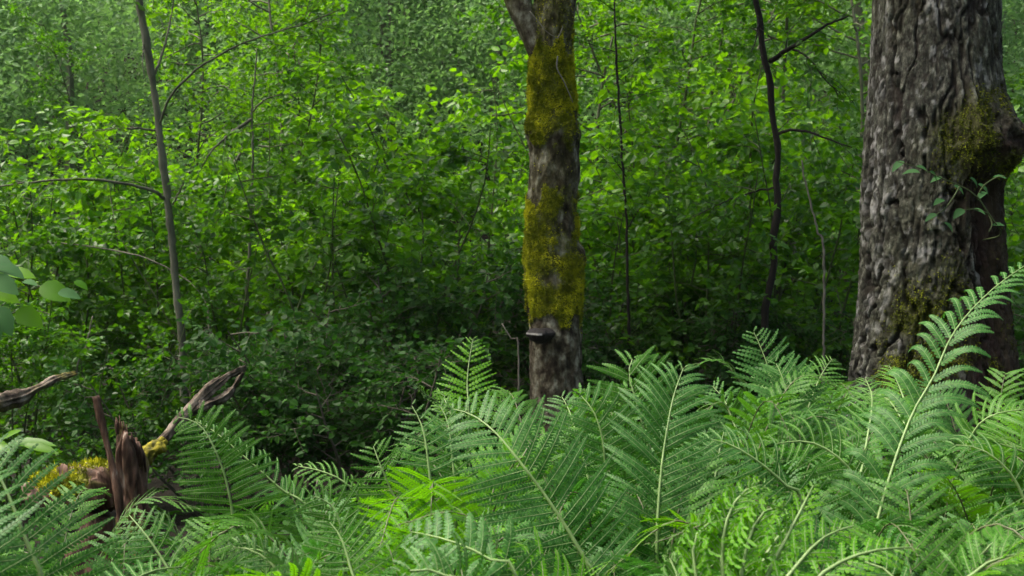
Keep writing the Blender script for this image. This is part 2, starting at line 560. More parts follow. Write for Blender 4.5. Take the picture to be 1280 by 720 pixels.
def fern_plant(label, cpx, cd, fronds, extra=0, H=None, kinds='cm', name='fern_plant', seed=0, az0=None, arcs=(0, 2 * math.pi), exL=None, **kw):
    x = (cpx - 640) / FPX * cd
    y = cd * math.cos(PITCH)
    cr = np.array([x, y, ground_h(x, y)])
    root = empty(name, cr, label, 'fern', 'ferns of the foreground clump')
    rng = np.random.default_rng(seed + 100)
    for f in fronds:
        k0 = f.get('lean', .6) * mpp(f['pts'][0][2])
        P = [at(a, b, c_ + k0 * max(0, f['pts'][0][1] - b)) for a, b, c_ in f['pts']]
        d = f['pts'][-1][2]
        # stipe from the crown up to the first given point
        a = P[0]
        mid = cr * .5 + a * .5 + (a - cr) * 0
        t0 = nrm(P[1] - P[0])
        mid = a - t0 * np.linalg.norm(a - cr) * .45 * .6 + (cr - a) * .25 * .4
        mid = .5 * mid + .5 * (.5 * (cr + a))
        pts = [cr, mid] + P
        c = spline(pts, 60)
        s = np.concatenate([[0], np.cumsum(np.linalg.norm(np.diff(c, axis=0), axis=1))])
        k = int(np.argmin(np.linalg.norm(c - a, axis=1)))
        first = s[k] / s[-1]
        start = f.get('start', max(.12, first - .25 * (1 - first)))
        L = f['w'] * mpp(f['pts'][len(f['pts']) // 2][2])
        face = f.get('face', (0, -.75, .66))
        face = [nrm(np.array(q, float)) for q in face] if isinstance(face, list) else nrm(np.array(face, float))
        pl = s[-1] * (1 - start)
        opts = dict(start=start, peak=f.get('peak', .5), npairs=f.get('n', int(np.clip(pl / .0150, 16, 48))))
        for q in ('gaps', 'fwd', 'droop', 'lift', 'ang0', 'ang1', 'curl', 'fold', 'lobe', 'lobew', 'dark_stalk', 'stalk_r'):
            if q in f: opts[q] = f[q]
        build_frond(root, f.get('k', 'c'), pts, L, face, rng=rng, **opts)
    if extra:
        rosette_fronds(root, cr, H - cr[2], extra, kinds, rng, az0=az0, arcs=arcs, Lmax=exL, **kw)
    return root


def Htop(py, d):
    return CAMH - (py - 250) * d / FPX


# hero ferns, placed on real plants with their crowns on the ground
V = (0, -.75, .66)
fern_plant('large cool green fern filling the bottom left corner, its long leaflets pointing up right', 60, 1.55, [
    dict(pts=[(60, 760, 1.42), (34, 680, 1.38), (10, 618, 1.36), (-12, 576, 1.36), (-34, 552, 1.38)], w=108, k='c', face=(.25, -.8, .6), ang0=82, ang1=50, droop=.02, fwd=-.02, peak=.35, lobew=.085),
    dict(pts=[(-30, 760, 1.3), (-40, 660, 1.3), (-60, 600, 1.35)], w=110, k='c'),
    dict(pts=[(110, 790, 1.45), (150, 740, 1.5), (190, 715, 1.55), (235, 708, 1.6)], w=60, k='c'),
], extra=2, H=.72, kinds='cm', seed=1)
fern_plant('small pale green fern frond in front of the broken brown stump', 250, 2.0, [
    dict(pts=[(222, 745, 1.95), (203, 700, 1.93), (180, 666, 1.92), (158, 640, 1.93)], w=52, k='m', ang0=80, ang1=45, droop=.1, peak=.4),
    dict(pts=[(290, 770, 1.9), (350, 712, 1.88), (330, 690, 1.86), (285, 684, 1.86)], w=45, k='m', droop=.15),
], extra=2, H=Htop(745, 2.0), kinds='mc', seed=2, az0=0, arcs=(-1.7, 1.5))
fern_plant('tall arching fern with comb like leaflets just right of the grey broken branch', 300, 2.5, [
    dict(pts=[(294, 668, 2.42), (284, 605, 2.36), (268, 560, 2.32), (248, 530, 2.3), (216, 520, 2.3)], w=74, k='m', face=(-.1, -.85, .5), ang0=88, ang1=58, droop=.10, fwd=.04, lift=.12, peak=.32),
    dict(pts=[(392, 650, 2.5), (350, 612, 2.46), (308, 574, 2.42), (268, 540, 2.4), (240, 524, 2.4)], w=44, k='c', face=(.1, -.5, .85), ang0=80, droop=.35, peak=.5),
    dict(pts=[(330, 735, 2.3), (340, 700, 2.25), (310, 680, 2.2), (262, 690, 2.15)], w=50, k='m', droop=.2),
], extra=3, H=Htop(715, 2.5), kinds='mc', seed=3, az0=0, arcs=(-1.7, 1.5))
fern_plant('fern with a short pale frond reaching left over the dark hollow', 470, 2.35, [
    dict(pts=[(452, 640, 2.3), (432, 606, 2.26), (402, 590, 2.24), (366, 582, 2.24)], w=34, k='m', droop=.3, face=(0, -.4, .9), peak=.5),
    dict(pts=[(510, 670, 2.3), (488, 612, 2.25), (474, 578, 2.22), (465, 553, 2.22)], w=62, k='m', ang0=85, ang1=50, droop=.12, peak=.4),
    dict(pts=[(430, 700, 2.2), (425, 655, 2.16), (412, 630, 2.14), (385, 618, 2.12)], w=52, k='m', droop=.2),
], extra=5, H=Htop(650, 2.35), kinds='mcm', seed=4, az0=0, arcs=(-1.7, 1.5))
fern_plant('pale fern frond at the bottom edge between the arching fern and the yellow green patch', 450, 1.8, [
    dict(pts=[(448, 760, 1.78), (438, 710, 1.76), (426, 672, 1.75), (408, 648, 1.75)], w=62, k='m', ang0=84, ang1=50, droop=.08, peak=.4),
    dict(pts=[(380, 770, 1.72), (345, 712, 1.7), (318, 690, 1.7), (285, 683, 1.7)], w=42, k='c', droop=.15),
], extra=5, H=Htop(700, 1.8), kinds='mc', seed=5, az0=0, arcs=(-1.7, 1.5))
fern_plant('fern with an upright narrow frond left of the largest central frond', 545, 2.2, [
    dict(pts=[(540, 640, 2.16), (536, 585, 2.12), (528, 535, 2.1), (512, 502, 2.1)], w=50, k='c', ang0=86, ang1=60, droop=.1, peak=.35),
    dict(pts=[(570, 640, 2.2), (566, 580, 2.16), (560, 530, 2.14), (548, 503, 2.14)], w=50, k='m', droop=.12),
], extra=7, H=Htop(560, 2.2), kinds='bbm', seed=6, az0=0, arcs=(-1.7, 1.5))
fern_plant('small vivid yellow green fern standing behind the others, left of the mossy trunk', 585, 3.5, [
    dict(pts=[(586, 520, 3.48), (584, 480, 3.46), (587, 448, 3.45), (592, 420, 3.45)], w=40, k='b', ang0=82, ang1=48, droop=.08, peak=.35, lobe=.009),
    dict(pts=[(575, 530, 3.4), (550, 505, 3.3), (530, 492, 3.25), (520, 480, 3.2)], w=20, k='m', curl=.8, lobe=.009),
    dict(pts=[(600, 530, 3.5), (615, 512, 3.5), (630, 500, 3.5), (640, 492, 3.5)], w=26, k='b', lobe=.009),
    dict(pts=[(566, 530, 3.4), (556, 500, 3.4), (556, 495, 3.4), (545, 490, 3.4)], w=20, k='b', lobe=.009),
], seed=7)
fern_plant('largest fern frond in the centre, leaning left with a pale midrib', 790, 1.85, [
    dict(pts=[(752, 748, 1.74), (738, 714, 1.72), (710, 664, 1.69), (679, 617, 1.67), (652, 581, 1.65), (620, 542, 1.65), (590, 519, 1.67), (560, 510, 1.70)], w=112, k='c',
         face=(.05, -.8, .6), ang0=82, ang1=52, droop=.06, fwd=.05, lift=.03, peak=.42, lobew=.080, stalk_r=.0036),
    dict(pts=[(850, 780, 1.8), (880, 720, 1.7), (900, 700, 1.65)], w=70, k='m'),
], extra=4, H=Htop(690, 1.85), kinds='cm', seed=8, az0=.6)
fern_plant('fern with a bluish blunt leaved frond at the bottom edge below the largest frond', 620, 1.55, [
    dict(pts=[(650, 735, 1.42), (612, 700, 1.4), (572, 680, 1.4), (530, 668, 1.42), (505, 664, 1.44)], w=58, k='c', face=(0, -.7, .7), ang0=78, ang1=60, droop=.1, lobew=.19, n=16, fold=.1, peak=.5, stalk_r=.0024),
    dict(pts=[(600, 760, 1.35), (560, 722, 1.3), (530, 712, 1.3), (500, 716, 1.3)], w=60, k='c'),
], extra=4, H=Htop(716, 1.5), kinds='cb', seed=9)
fern_plant('yellow tipped fern with fanned fronds right of the mossy trunk base', 790, 2.3, [
    dict(pts=[(815, 590, 2.24), (806, 545, 2.2), (796, 505, 2.17), (786, 468, 2.15), (792, 444, 2.16)], w=92, k='m', face=(0, -.8, .55), ang0=84, ang1=40, droop=.10, fwd=.03, peak=.45, lift=.1),
    dict(pts=[(762, 630, 2.2), (757, 590, 2.15), (753, 550, 2.12), (742, 515, 2.1), (722, 490, 2.1)], w=80, k='c', droop=.12, ang0=84, ang1=45, peak=.4, lift=.1),
    dict(pts=[(735, 600, 2.4), (722, 550, 2.4), (712, 515, 2.4), (700, 492, 2.42)], w=52, k='c', droop=.1),
], extra=5, H=Htop(575, 2.3), kinds='mc', seed=10)
fern_plant('tallest straight central fern frond with a long vertical pale stalk', 830, 2.0, [
    dict(pts=[(821, 730, 1.92), (821, 660, 1.88), (826, 590, 1.86), (833, 540, 1.85), (842, 495, 1.85), (856, 455, 1.87)], w=98, k='c', face=(.1, -.85, .5), ang0=74, ang1=40,
         droop=.14, fwd=.12, lift=.1, peak=.6, lobew=.072, stalk_r=.0034),
    dict(pts=[(880, 660, 1.95), (893, 600, 1.95), (900, 560, 1.98), (906, 535, 2.0)], w=70, k='c', droop=.2),
], extra=4, H=Htop(650, 2.0), kinds='c', seed=11)
fern_plant('fern with a rounded upright frond in front of the thin dark tree', 975, 2.9, [
    dict(pts=[(976, 540, 2.86), (968, 500, 2.84), (960, 460, 2.82), (948, 428, 2.8), (940, 411, 2.8)], w=58, k='c', ang0=84, ang1=50, droop=.1, peak=.42, lobe=.008),
    dict(pts=[(990, 560, 2.8), (988, 515, 2.76), (980, 478, 2.74), (968, 450, 2.74)], w=62, k='c', droop=.15, lobe=.008),
    dict(pts=[(1000, 550, 2.8), (1012, 505, 2.8), (1026, 470, 2.82), (1042, 446, 2.86)], w=40, k='m', droop=.1, lobe=.008),
    dict(pts=[(930, 570, 2.8), (915, 525, 2.8), (905, 500, 2.82), (888, 480, 2.84)], w=50, k='c', lobe=.008),
], extra=6, H=Htop(505, 2.9), kinds='cm', seed=12)
fern_plant('fern with two fronds arching left behind the curled bright leaflets', 1040, 1.9, [
    dict(pts=[(1005, 640, 1.86), (985, 612, 1.83), (950, 580, 1.8), (912, 556, 1.78), (880, 548, 1.78)], w=64, k='c', face=(0, -.6, .8), ang0=76, ang1=50, droop=.2, peak=.45),
    dict(pts=[(1095, 665, 1.95), (1075, 610, 1.9), (1050, 575, 1.88), (1010, 553, 1.86), (960, 556, 1.84)], w=72, k='m', face=(0, -.6, .8), ang0=76, ang1=55, droop=.22, peak=.45),
], extra=6, H=Htop(625, 1.9), kinds='cmb', seed=13)
fern_plant('tall blue green fern frond leaning right across the big birch trunk', 1075, 1.95, [
    dict(pts=[(1076, 745, 1.86), (1088, 690, 1.83), (1100, 640, 1.81), (1118, 578, 1.8), (1142, 515, 1.8), (1167, 472, 1.8), (1192, 417, 1.81), (1233, 369, 1.84), (1285, 330, 1.88), (1320, 316, 1.9)], w=116, k='c',
         face=[(-.35, -.8, .35), (-.35, -.8, .35), (-.5, -.6, .5)], ang0=60, ang1=34, droop=.26, fwd=.05, lift=.10, peak=.2, curl=.16, lobew=.085, stalk_r=.0030, n=40, gaps=.04),
    dict(pts=[(1070, 640, 2.1), (1082, 560, 2.12), (1090, 500, 2.15), (1080, 470, 2.2)], w=50, k='m', droop=.2),
], extra=4, H=Htop(660, 1.95), kinds='cm', seed=14)
fern_plant('fern with low fronds spreading right at the foot of the birch', 1190, 2.6, [
    dict(pts=[(1200, 590, 2.5), (1215, 545, 2.45), (1240, 520, 2.4), (1290, 510, 2.4)], w=60, k='m', face=(0, -.5, .85), droop=.2),
    dict(pts=[(1160, 580, 2.6), (1130, 530, 2.6), (1110, 500, 2.65), (1085, 488, 2.7)], w=55, k='m', face=(0, -.5, .85), droop=.2),
    dict(pts=[(1150, 560, 2.7), (1130, 500, 2.75), (1118, 470, 2.8), (1110, 455, 2.85)], w=36, k='b'),
], extra=7, H=Htop(510, 2.6), kinds='mc', seed=15)
fern_plant('fern with drooping ribbed fronds at the right edge', 1260, 1.9, [
    dict(pts=[(1300, 700, 1.8), (1285, 640, 1.75), (1262, 592, 1.72), (1225, 562, 1.7), (1185, 556, 1.7)], w=78, k='c', face=(-.1, -.5, .85), droop=.3, ang0=86, peak=.4),
    dict(pts=[(1320, 620, 1.9), (1300, 580, 1.85), (1270, 562, 1.8), (1240, 552, 1.8)], w=60, k='b', face=(0, -.4, .9)),
    dict(pts=[(1210, 760, 1.7), (1215, 716, 1.66), (1240, 680, 1.64), (1290, 655, 1.64)], w=60, k='m', droop=.2),
], extra=5, H=Htop(645, 1.9), kinds='cmb', seed=16)
fern_plant('vivid yellow green fern with curled young leaflets at the bottom edge', 935, 1.45, [
    dict(pts=[(905, 760, 1.36), (902, 700, 1.34), (908, 652, 1.33), (928, 616, 1.33), (962, 604, 1.34)], w=58, k='b', curl=1.2, droop=.12, ang0=80, ang1=60, lobew=.11, n=26),
    dict(pts=[(925, 760, 1.34), (930, 700, 1.32), (944, 655, 1.31), (966, 632, 1.31), (985, 640, 1.3)], w=50, k='b', curl=1.3, droop=.12, ang0=80, ang1=60, lobew=.12, n=24),
    dict(pts=[(880, 790, 1.34), (872, 735, 1.32), (866, 690, 1.31), (876, 660, 1.31), (898, 650, 1.31)], w=46, k='b', curl=1.2, droop=.12, lobew=.12, n=22),
    dict(pts=[(950, 760, 1.34), (975, 690, 1.32), (1000, 640, 1.32), (1020, 600, 1.34)], w=42, k='b', droop=.1, ang0=50, ang1=32, lobew=.12, curl=.5),
    dict(pts=[(960, 780, 1.32), (990, 716, 1.3), (1030, 672, 1.3), (1075, 655, 1.32)], w=44, k='b', droop=.1, ang0=55, lobew=.11),
    dict(pts=[(1000, 770, 1.32), (1040, 712, 1.3), (1090, 690, 1.3), (1150, 684, 1.32)], w=46, k='b', droop=.15, face=(0, -.4, .9)),
    dict(pts=[(930, 790, 1.4), (945, 720, 1.4), (975, 668, 1.4), (1000, 650, 1.42)], w=60, k='b', droop=.2, curl=.6),
    dict(pts=[(850, 790, 1.4), (848, 735, 1.38), (842, 706, 1.38), (830, 690, 1.38)], w=46, k='m', curl=.9, droop=.3),
], extra=5, H=Htop(700, 1.45), kinds='b', seed=17)
fern_plant('pale green fern at the bottom right corner with broad leaflets', 1220, 1.45, [
    dict(pts=[(1190, 770, 1.36), (1215, 720, 1.34), (1245, 700, 1.33), (1290, 690, 1.33)], w=56, k='m', face=(0, -.5, .8)),
    dict(pts=[(1150, 790, 1.36), (1130, 740, 1.35), (1105, 712, 1.35), (1070, 700, 1.36)], w=52, k='c', face=(0, -.5, .8)),
], extra=5, H=Htop(712, 1.45), kinds='cm', seed=18)

# filler plants: eight different rosettes copied to their places
PROTO = []
for k in range(5):
    rng = np.random.default_rng(300 + k)
    rt = empty('fern_plant', (0, 0, 0), 'fern', 'fern')
    rosette_fronds(rt, np.zeros(3), 1.0, int(rng.integers(8, 10)), ['cm', 'mc', 'bm', 'cc', 'mb'][k], rng, Lmax=.13, lobe=.0075)
    PROTO.append(rt)
FILL = [  # px, depth, py of the tops, prototype, label
    (690, 2.75, 500, 0, 'cool green fern at the foot of the mossy trunk, behind the fanned yellow tipped fern'),
    (880, 2.65, 500, 1, 'fern between the tallest straight frond and the rounded upright frond'),
    (1050, 2.5, 560, 3, 'fern with overlapping cool fronds between the rounded frond and the leaning blue green frond'),
    (1240, 3.3, 490, 1, 'fern low against the right side of the birch base'),
    (1010, 3.5, 470, 0, 'farthest fern left of the birch base, half hidden by nearer fronds'),
    (640, 2.3, 610, 2, 'yellow green fern glowing under the largest central frond'),
    (540, 1.75, 668, 2, 'yellow green fern low between the pale bottom frond and the blunt bluish frond'),
    (700, 1.5, 722, 1, 'fern low at the bottom edge under the largest central frond'),
    (880, 1.75, 685, 3, 'dim fern behind the curled yellow green leaflets'),
    (1150, 2.2, 590, 0, 'fern just right of the stalk of the leaning blue green frond'),
    (1180, 1.65, 685, 1, 'cool fern low in front of the leaning blue green frond'),
    (1290, 2.4, 520, 2, 'bright yellow green fern cut by the right edge under the birch'),
    (480, 2.7, 640, 3, 'dim fern at the edge of the dark hollow, behind the pale reaching frond'),
    (400, 2.1, 705, 0, 'fern low between the arching comb fern and the pale reaching frond'),
    (130, 1.9, 730, 1, 'fern low under the broken stump at the bottom edge'),
    (20, 2.2, 640, 0, 'fern behind the large corner fern, below the mossy log'),
    (330, 2.2, 668, 3, 'fern low at the foot of the arching comb fern'),
    (235, 1.9, 715, 0, 'fern at the bottom edge between the small pale frond and the arching comb fern'),
    (430, 2.5, 640, 2, 'yellow green fern low at the near side of the dark hollow'),
    (780, 1.75, 670, 0, 'fern between the largest frond and the tallest straight frond'),
]
for i, (px, d, py, k, lab) in enumerate(FILL):
    x = (px - 640) / FPX * d; y = d * math.cos(PITCH)
    g = ground_h(x, y)
    o = copy_tree(PROTO[k])
    o.location = (x, y, g)
    s = Htop(py, d) - g
    o.scale = (s, s, s)
    o.rotation_euler[2] = R.uniform(0, 6.28)
    tag(o, lab, 'fern', 'ferns of the foreground clump')
for o in PROTO:
    for ch in list(o.children):
        for g in list(ch.children): bpy.data.objects.remove(g)
        bpy.data.objects.remove(ch)
    bpy.data.objects.remove(o)


# ------------------------------------------------------------------ woody plants
def walk(rng, p, d, L, n, jit=.12, up=0.0, sag=0.0):
    out = [np.array(p, float)]
    d = nrm(d)
    for k in range(n):
        d = nrm(d + rng.normal(0, jit, 3) + Z * (up - sag * k / n))
        out.append(out[-1] + d * L / n)
    return np.array(out)


def spray(rng, acc, p, d, L, leafL, nleaf, up=.55):
    """one leafy twig: leaves alternate left and right in a roughly level plane"""
    c = walk(rng, p, d, L, 4, .12, 0, .08)
    s = np.linspace(.12, 1, nleaf)
    idx = s * 4
    i = np.minimum(idx.astype(int), 3); f = (idx - i)[:, None]
    P = c[i] * (1 - f) + c[i + 1] * f
    T = nrm(c[i + 1] - c[i])
    S = nrm(np.cross(Z, T) + 1e-6)
    sd = np.where(np.arange(nleaf) % 2 == 0, 1, -1)[:, None]
    D = nrm(T * .6 + S * sd * .8 + rng.normal(0, .36, (nleaf, 3)) - Z * .2)
    Nn = nrm(Z * up + rng.normal(0, .46, (nleaf, 3)) + np.array([0, -.15, 0]))
    acc[0].append(P); acc[1].append(D); acc[2].append(Nn); acc[3].append(leafL * rng.uniform(.6, 1.2, nleaf))
    return c


def woody(rng, H=2.2, stems=4, lean=.35, nb=9, nt=7, leafL=.05, nleaf=9, low=.2, width=.5, trunk_r=.014, detail=1, wr=.74, twl=.3):
    st, lf = MB(), MB()
    acc = ([], [], [], [])
    for k in range(stems):
        az = 6.283 * (k + rng.uniform(-.3, .3)) / stems
        d = nrm(np.array([math.cos(az) * lean, math.sin(az) * lean, 1]))
        h = H * rng.uniform(.75, 1.1)
        c = spline(walk(rng, [math.cos(az) * .04, math.sin(az) * .04, -.05], d, h, 7, .09, .02), 14)
        tube(st, c, np.linspace(trunk_r, trunk_r * .25, 14), 5, cap=False)
        for b in range(nb):
            f = low + (1 - low) * (b + rng.uniform(0, 1)) / nb
            i = min(int(f * 13), 12)
            p = c[i] * (1 - (f * 13 - i)) + c[i + 1] * (f * 13 - i)
            a2 = rng.uniform(0, 6.283)
            bl = width * (1.15 - f * .75) * rng.uniform(.7, 1.2)
            bd = np.array([math.cos(a2), math.sin(a2), rng.uniform(.1, .6)])
            bc = walk(rng, p, bd, bl, 5, .14, .0, .05)
            tube(st, bc, np.linspace(trunk_r * .38, trunk_r * .12, 6), 4, cap=False)
            for t in range(nt):
                g = .25 + .75 * (t + rng.uniform(0, 1)) / nt
                j = min(int(g * 5), 4)
                q = bc[j] * (1 - (g * 5 - j)) + bc[j + 1] * (g * 5 - j)
                T = nrm(bc[j + 1] - bc[j])
                S = np.cross(Z, T) * (1 if t % 2 else -1)
                tc = spray(rng, acc, q, T * .6 + S * .8 + Z * rng.normal(.05, .5), twl * rng.uniform(.6, 1.2), leafL, nleaf)
                tube(st, tc, np.linspace(trunk_r * .13, trunk_r * .05, 5), 3, cap=False)
    P, D, Nn, LL = [np.concatenate(a) for a in acc]
    leaves(lf, P, D, Nn, LL, rng.uniform(wr * .85, wr * 1.15, len(P)), rng.uniform(.0, .14), detail, droop=.2)
    return st, lf


def make_shrub(name, cat, mat, stem_mat, **kw):
    rng = kw.pop('rng')
    st, lf = woody(rng, **kw)
    r = empty(name, (0, 0, 0), 'shrub', cat)
    st.build('stems', M[stem_mat], r)
    lf.build('foliage', M[mat], r, smooth=False)
    return r


rg = np.random.default_rng(21)
SH = {}
for k in range(3):
    SH['b%d' % k] = make_shrub('shrub', 'shrub', 'leaf_bright', 'twig_green', rng=rg, H=2.3, stems=5, nb=10, nt=8, leafL=.066, nleaf=9, width=.62, low=.15)
for k in range(3):
    SH['m%d' % k] = make_shrub('shrub', 'shrub', 'leaf_mid', 'twig_green', rng=rg, H=2.2, stems=5, nb=9, nt=8, leafL=.066, nleaf=9, width=.6, low=.1)
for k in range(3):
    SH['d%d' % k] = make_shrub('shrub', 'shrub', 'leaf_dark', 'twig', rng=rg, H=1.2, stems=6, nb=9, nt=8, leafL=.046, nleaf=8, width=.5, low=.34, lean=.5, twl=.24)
for k in range(2):
    SH['t%d' % k] = make_shrub('sapling', 'sapling', 'leaf_bright', 'grey_bark', rng=rg, H=5.5, stems=1, nb=34, nt=8, leafL=.074, nleaf=12, width=1.25, low=.12, lean=.05, trunk_r=.03, twl=.4)
for k in range(2):
    SH['u%d' % k] = make_shrub('sapling', 'sapling', 'leaf_mid', 'twig_green', rng=rg, H=5.5, stems=1, nb=32, nt=8, leafL=.076, nleaf=12, width=1.3, low=.1, lean=.05, trunk_r=.026, twl=.4)
SH['w0'] = make_shrub('willow_tree', 'tree', 'leaf_blue', 'grey_bark', rng=rg, H=8, stems=2, nb=36, nt=9, leafL=.11, nleaf=12, width=2.3, low=.05, lean=.12, trunk_r=.07, twl=.7, wr=.34, detail=0)
SH['w1'] = make_shrub('willow_tree', 'tree', 'leaf_blue', 'grey_bark', rng=rg, H=8, stems=2, nb=36, nt=9, leafL=.11, nleaf=12, width=2.3, low=.05, lean=.12, trunk_r=.07, twl=.7, wr=.34, detail=0)

PLACES = [
    # key, px, depth, scale, label
    ('d0', 255, 5.9, .72, 'dark glossy low shrub right behind the grey broken branch'),
    ('d1', 370, 6.0, .85, 'dark leaved shrub overhanging the black hollow above the arching fern'),
    ('d2', 455, 5.8, .85, 'dark shrub between the black hollow and the small vivid fern'),
    ('d0', 545, 7.3, 1.0, 'dark shrub just left of the mossy trunk base'),
    ('m2', 130, 5.9, .50, 'low green shrub close behind the broken stump'),
    ('m0', 15, 6.1, .52, 'low green shrub around the mossy fallen branch at the left edge'),
    ('d0', 812, 7.4, .8, 'dark shrub just right of the mossy trunk base'),
    ('d1', 885, 7.6, .8, 'dark shrub left of the foot of the thin dark tree'),
    ('d2', 1020, 7.8, .85, 'dark shrub between the thin dark tree and the birch base'),
    ('d1', 1275, 6.4, 1.0, 'dark shrub right of the birch base at the right edge'),
    ('d2', 700, 8.0, 1.1, 'dark shrub behind the mossy trunk'),
    ('m0', 50, 7.8, .85, 'mid green shrub above the mossy fallen branch'),
    ('m1', 185, 8.4, .8, 'mid green shrub round the foot of the leaning grey sapling'),
    ('m2', 310, 7.7, .85, 'mid green shrub below the thin straight stem on the left'),
    ('m0', 430, 7.2, .85, 'mid green shrub over the middle of the dark hollow'),
    ('m1', 540, 7.6, .9, 'mid green shrub close to the left side of the mossy trunk'),
    ('m2', 790, 8.0, .9, 'mid green shrub close to the right side of the mossy trunk'),
    ('m0', 890, 7.6, .85, 'mid green shrub left of the thin dark tree'),
    ('m1', 1010, 7.8, .9, 'mid green shrub right of the thin dark tree'),
    ('m2', 1290, 7.6, .9, 'mid green shrub behind the burl of the birch'),
    ('b0', 40, 9.0, 1.0, 'bright yellow green shrub at the left edge behind the big hazel leaves'),
    ('b1', 150, 9.6, .95, 'bright shrub left of the leaning grey sapling'),
    ('b2', 280, 9.4, 1.0, 'bright shrub between the grey sapling and the thin straight stem'),
    ('b0', 390, 9.6, 1.0, 'bright leafy shrub right of the thin straight stem'),
    ('b1', 480, 9.8, .95, 'bright shrub with rounded tops below the hazy gap in the wood'),
    ('b2', 580, 9.4, 1.05, 'brightest leafy shrub touching the left side of the mossy trunk'),
    ('b0', 770, 9.6, 1.1, 'bright shrub touching the right side of the mossy trunk'),
    ('b1', 850, 9.8, 1.1, 'bright shrub midway between the mossy trunk and the thin dark tree'),
    ('b2', 930, 9.5, 1.1, 'bright shrub behind the thin dark tree'),
    ('b0', 1040, 9.7, 1.05, 'bright shrub against the left side of the birch'),
    ('b1', 1290, 10, 1.1, 'bright shrub beyond the right side of the birch'),
    ('t0', 330, 11.5, .8, 'leafy sapling with dark green sprays over the thin straight stem'),
    ('u0', 120, 12.6, .5, 'leafy sapling behind the top of the leaning grey sapling'),
    ('u1', 425, 11.5, .62, 'sapling with dark sprays left of the hazy gap in the wood'),
    ('t1', 800, 12.0, .85, 'leafy sapling right of the fork of the mossy trunk'),
    ('u0', 880, 12.5, .95, 'tall leafy sapling left of the top of the thin dark tree'),
    ('t0', 1000, 12.0, .95, 'tall leafy sapling right of the top of the thin dark tree'),
    ('u1', 1070, 13.0, .95, 'tall leafy sapling against the upper left side of the birch'),
    ('t1', 1300, 14.0, .7, 'leafy sapling beyond the upper right side of the birch'),
    ('t1', 230, 13.0, .85, 'leafy sapling between the grey sapling top and the long bare branch'),
    ('u0', 690, 12.5, .8, 'leafy sapling hidden behind the mossy trunk'),
    ('t0', -20, 12.5, .45, 'leafy sapling at the upper left edge'),
    ('t1', 65, 10.4, .42, 'low bright sapling left of the grey sapling, under the long bare side branch'),
    ('t0', 268, 10.2, .6, 'bright sapling between the grey sapling and the thin straight stem'),
    ('u1', 375, 10.6, .68, 'sapling with level leaf sprays right of the thin straight stem'),
    ('t0', 745, 10.4, .72, 'bright sapling close beside the right edge of the mossy trunk'),
    ('u0', 830, 11.0, .8, 'sapling with dark sprays midway between the mossy trunk and the thin dark tree'),
    ('t1', 905, 10.6, .78, 'bright sapling just left of the thin dark tree'),
    ('t0', 1045, 10.8, .85, 'bright sapling filling the space left of the birch'),
    ('u1', 600, 10.8, .5, 'low sapling against the left edge of the mossy trunk'),
]
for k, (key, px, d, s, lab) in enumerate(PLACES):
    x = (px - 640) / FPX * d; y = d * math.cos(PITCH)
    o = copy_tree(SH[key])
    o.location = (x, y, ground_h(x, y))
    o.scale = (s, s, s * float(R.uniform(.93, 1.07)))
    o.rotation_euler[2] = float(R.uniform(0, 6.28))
    tag(o, lab, 'sapling' if key[0] in 'tu' else 'shrub', 'saplings of the wood behind' if key[0] in 'tu' else 'shrubs of the thicket')


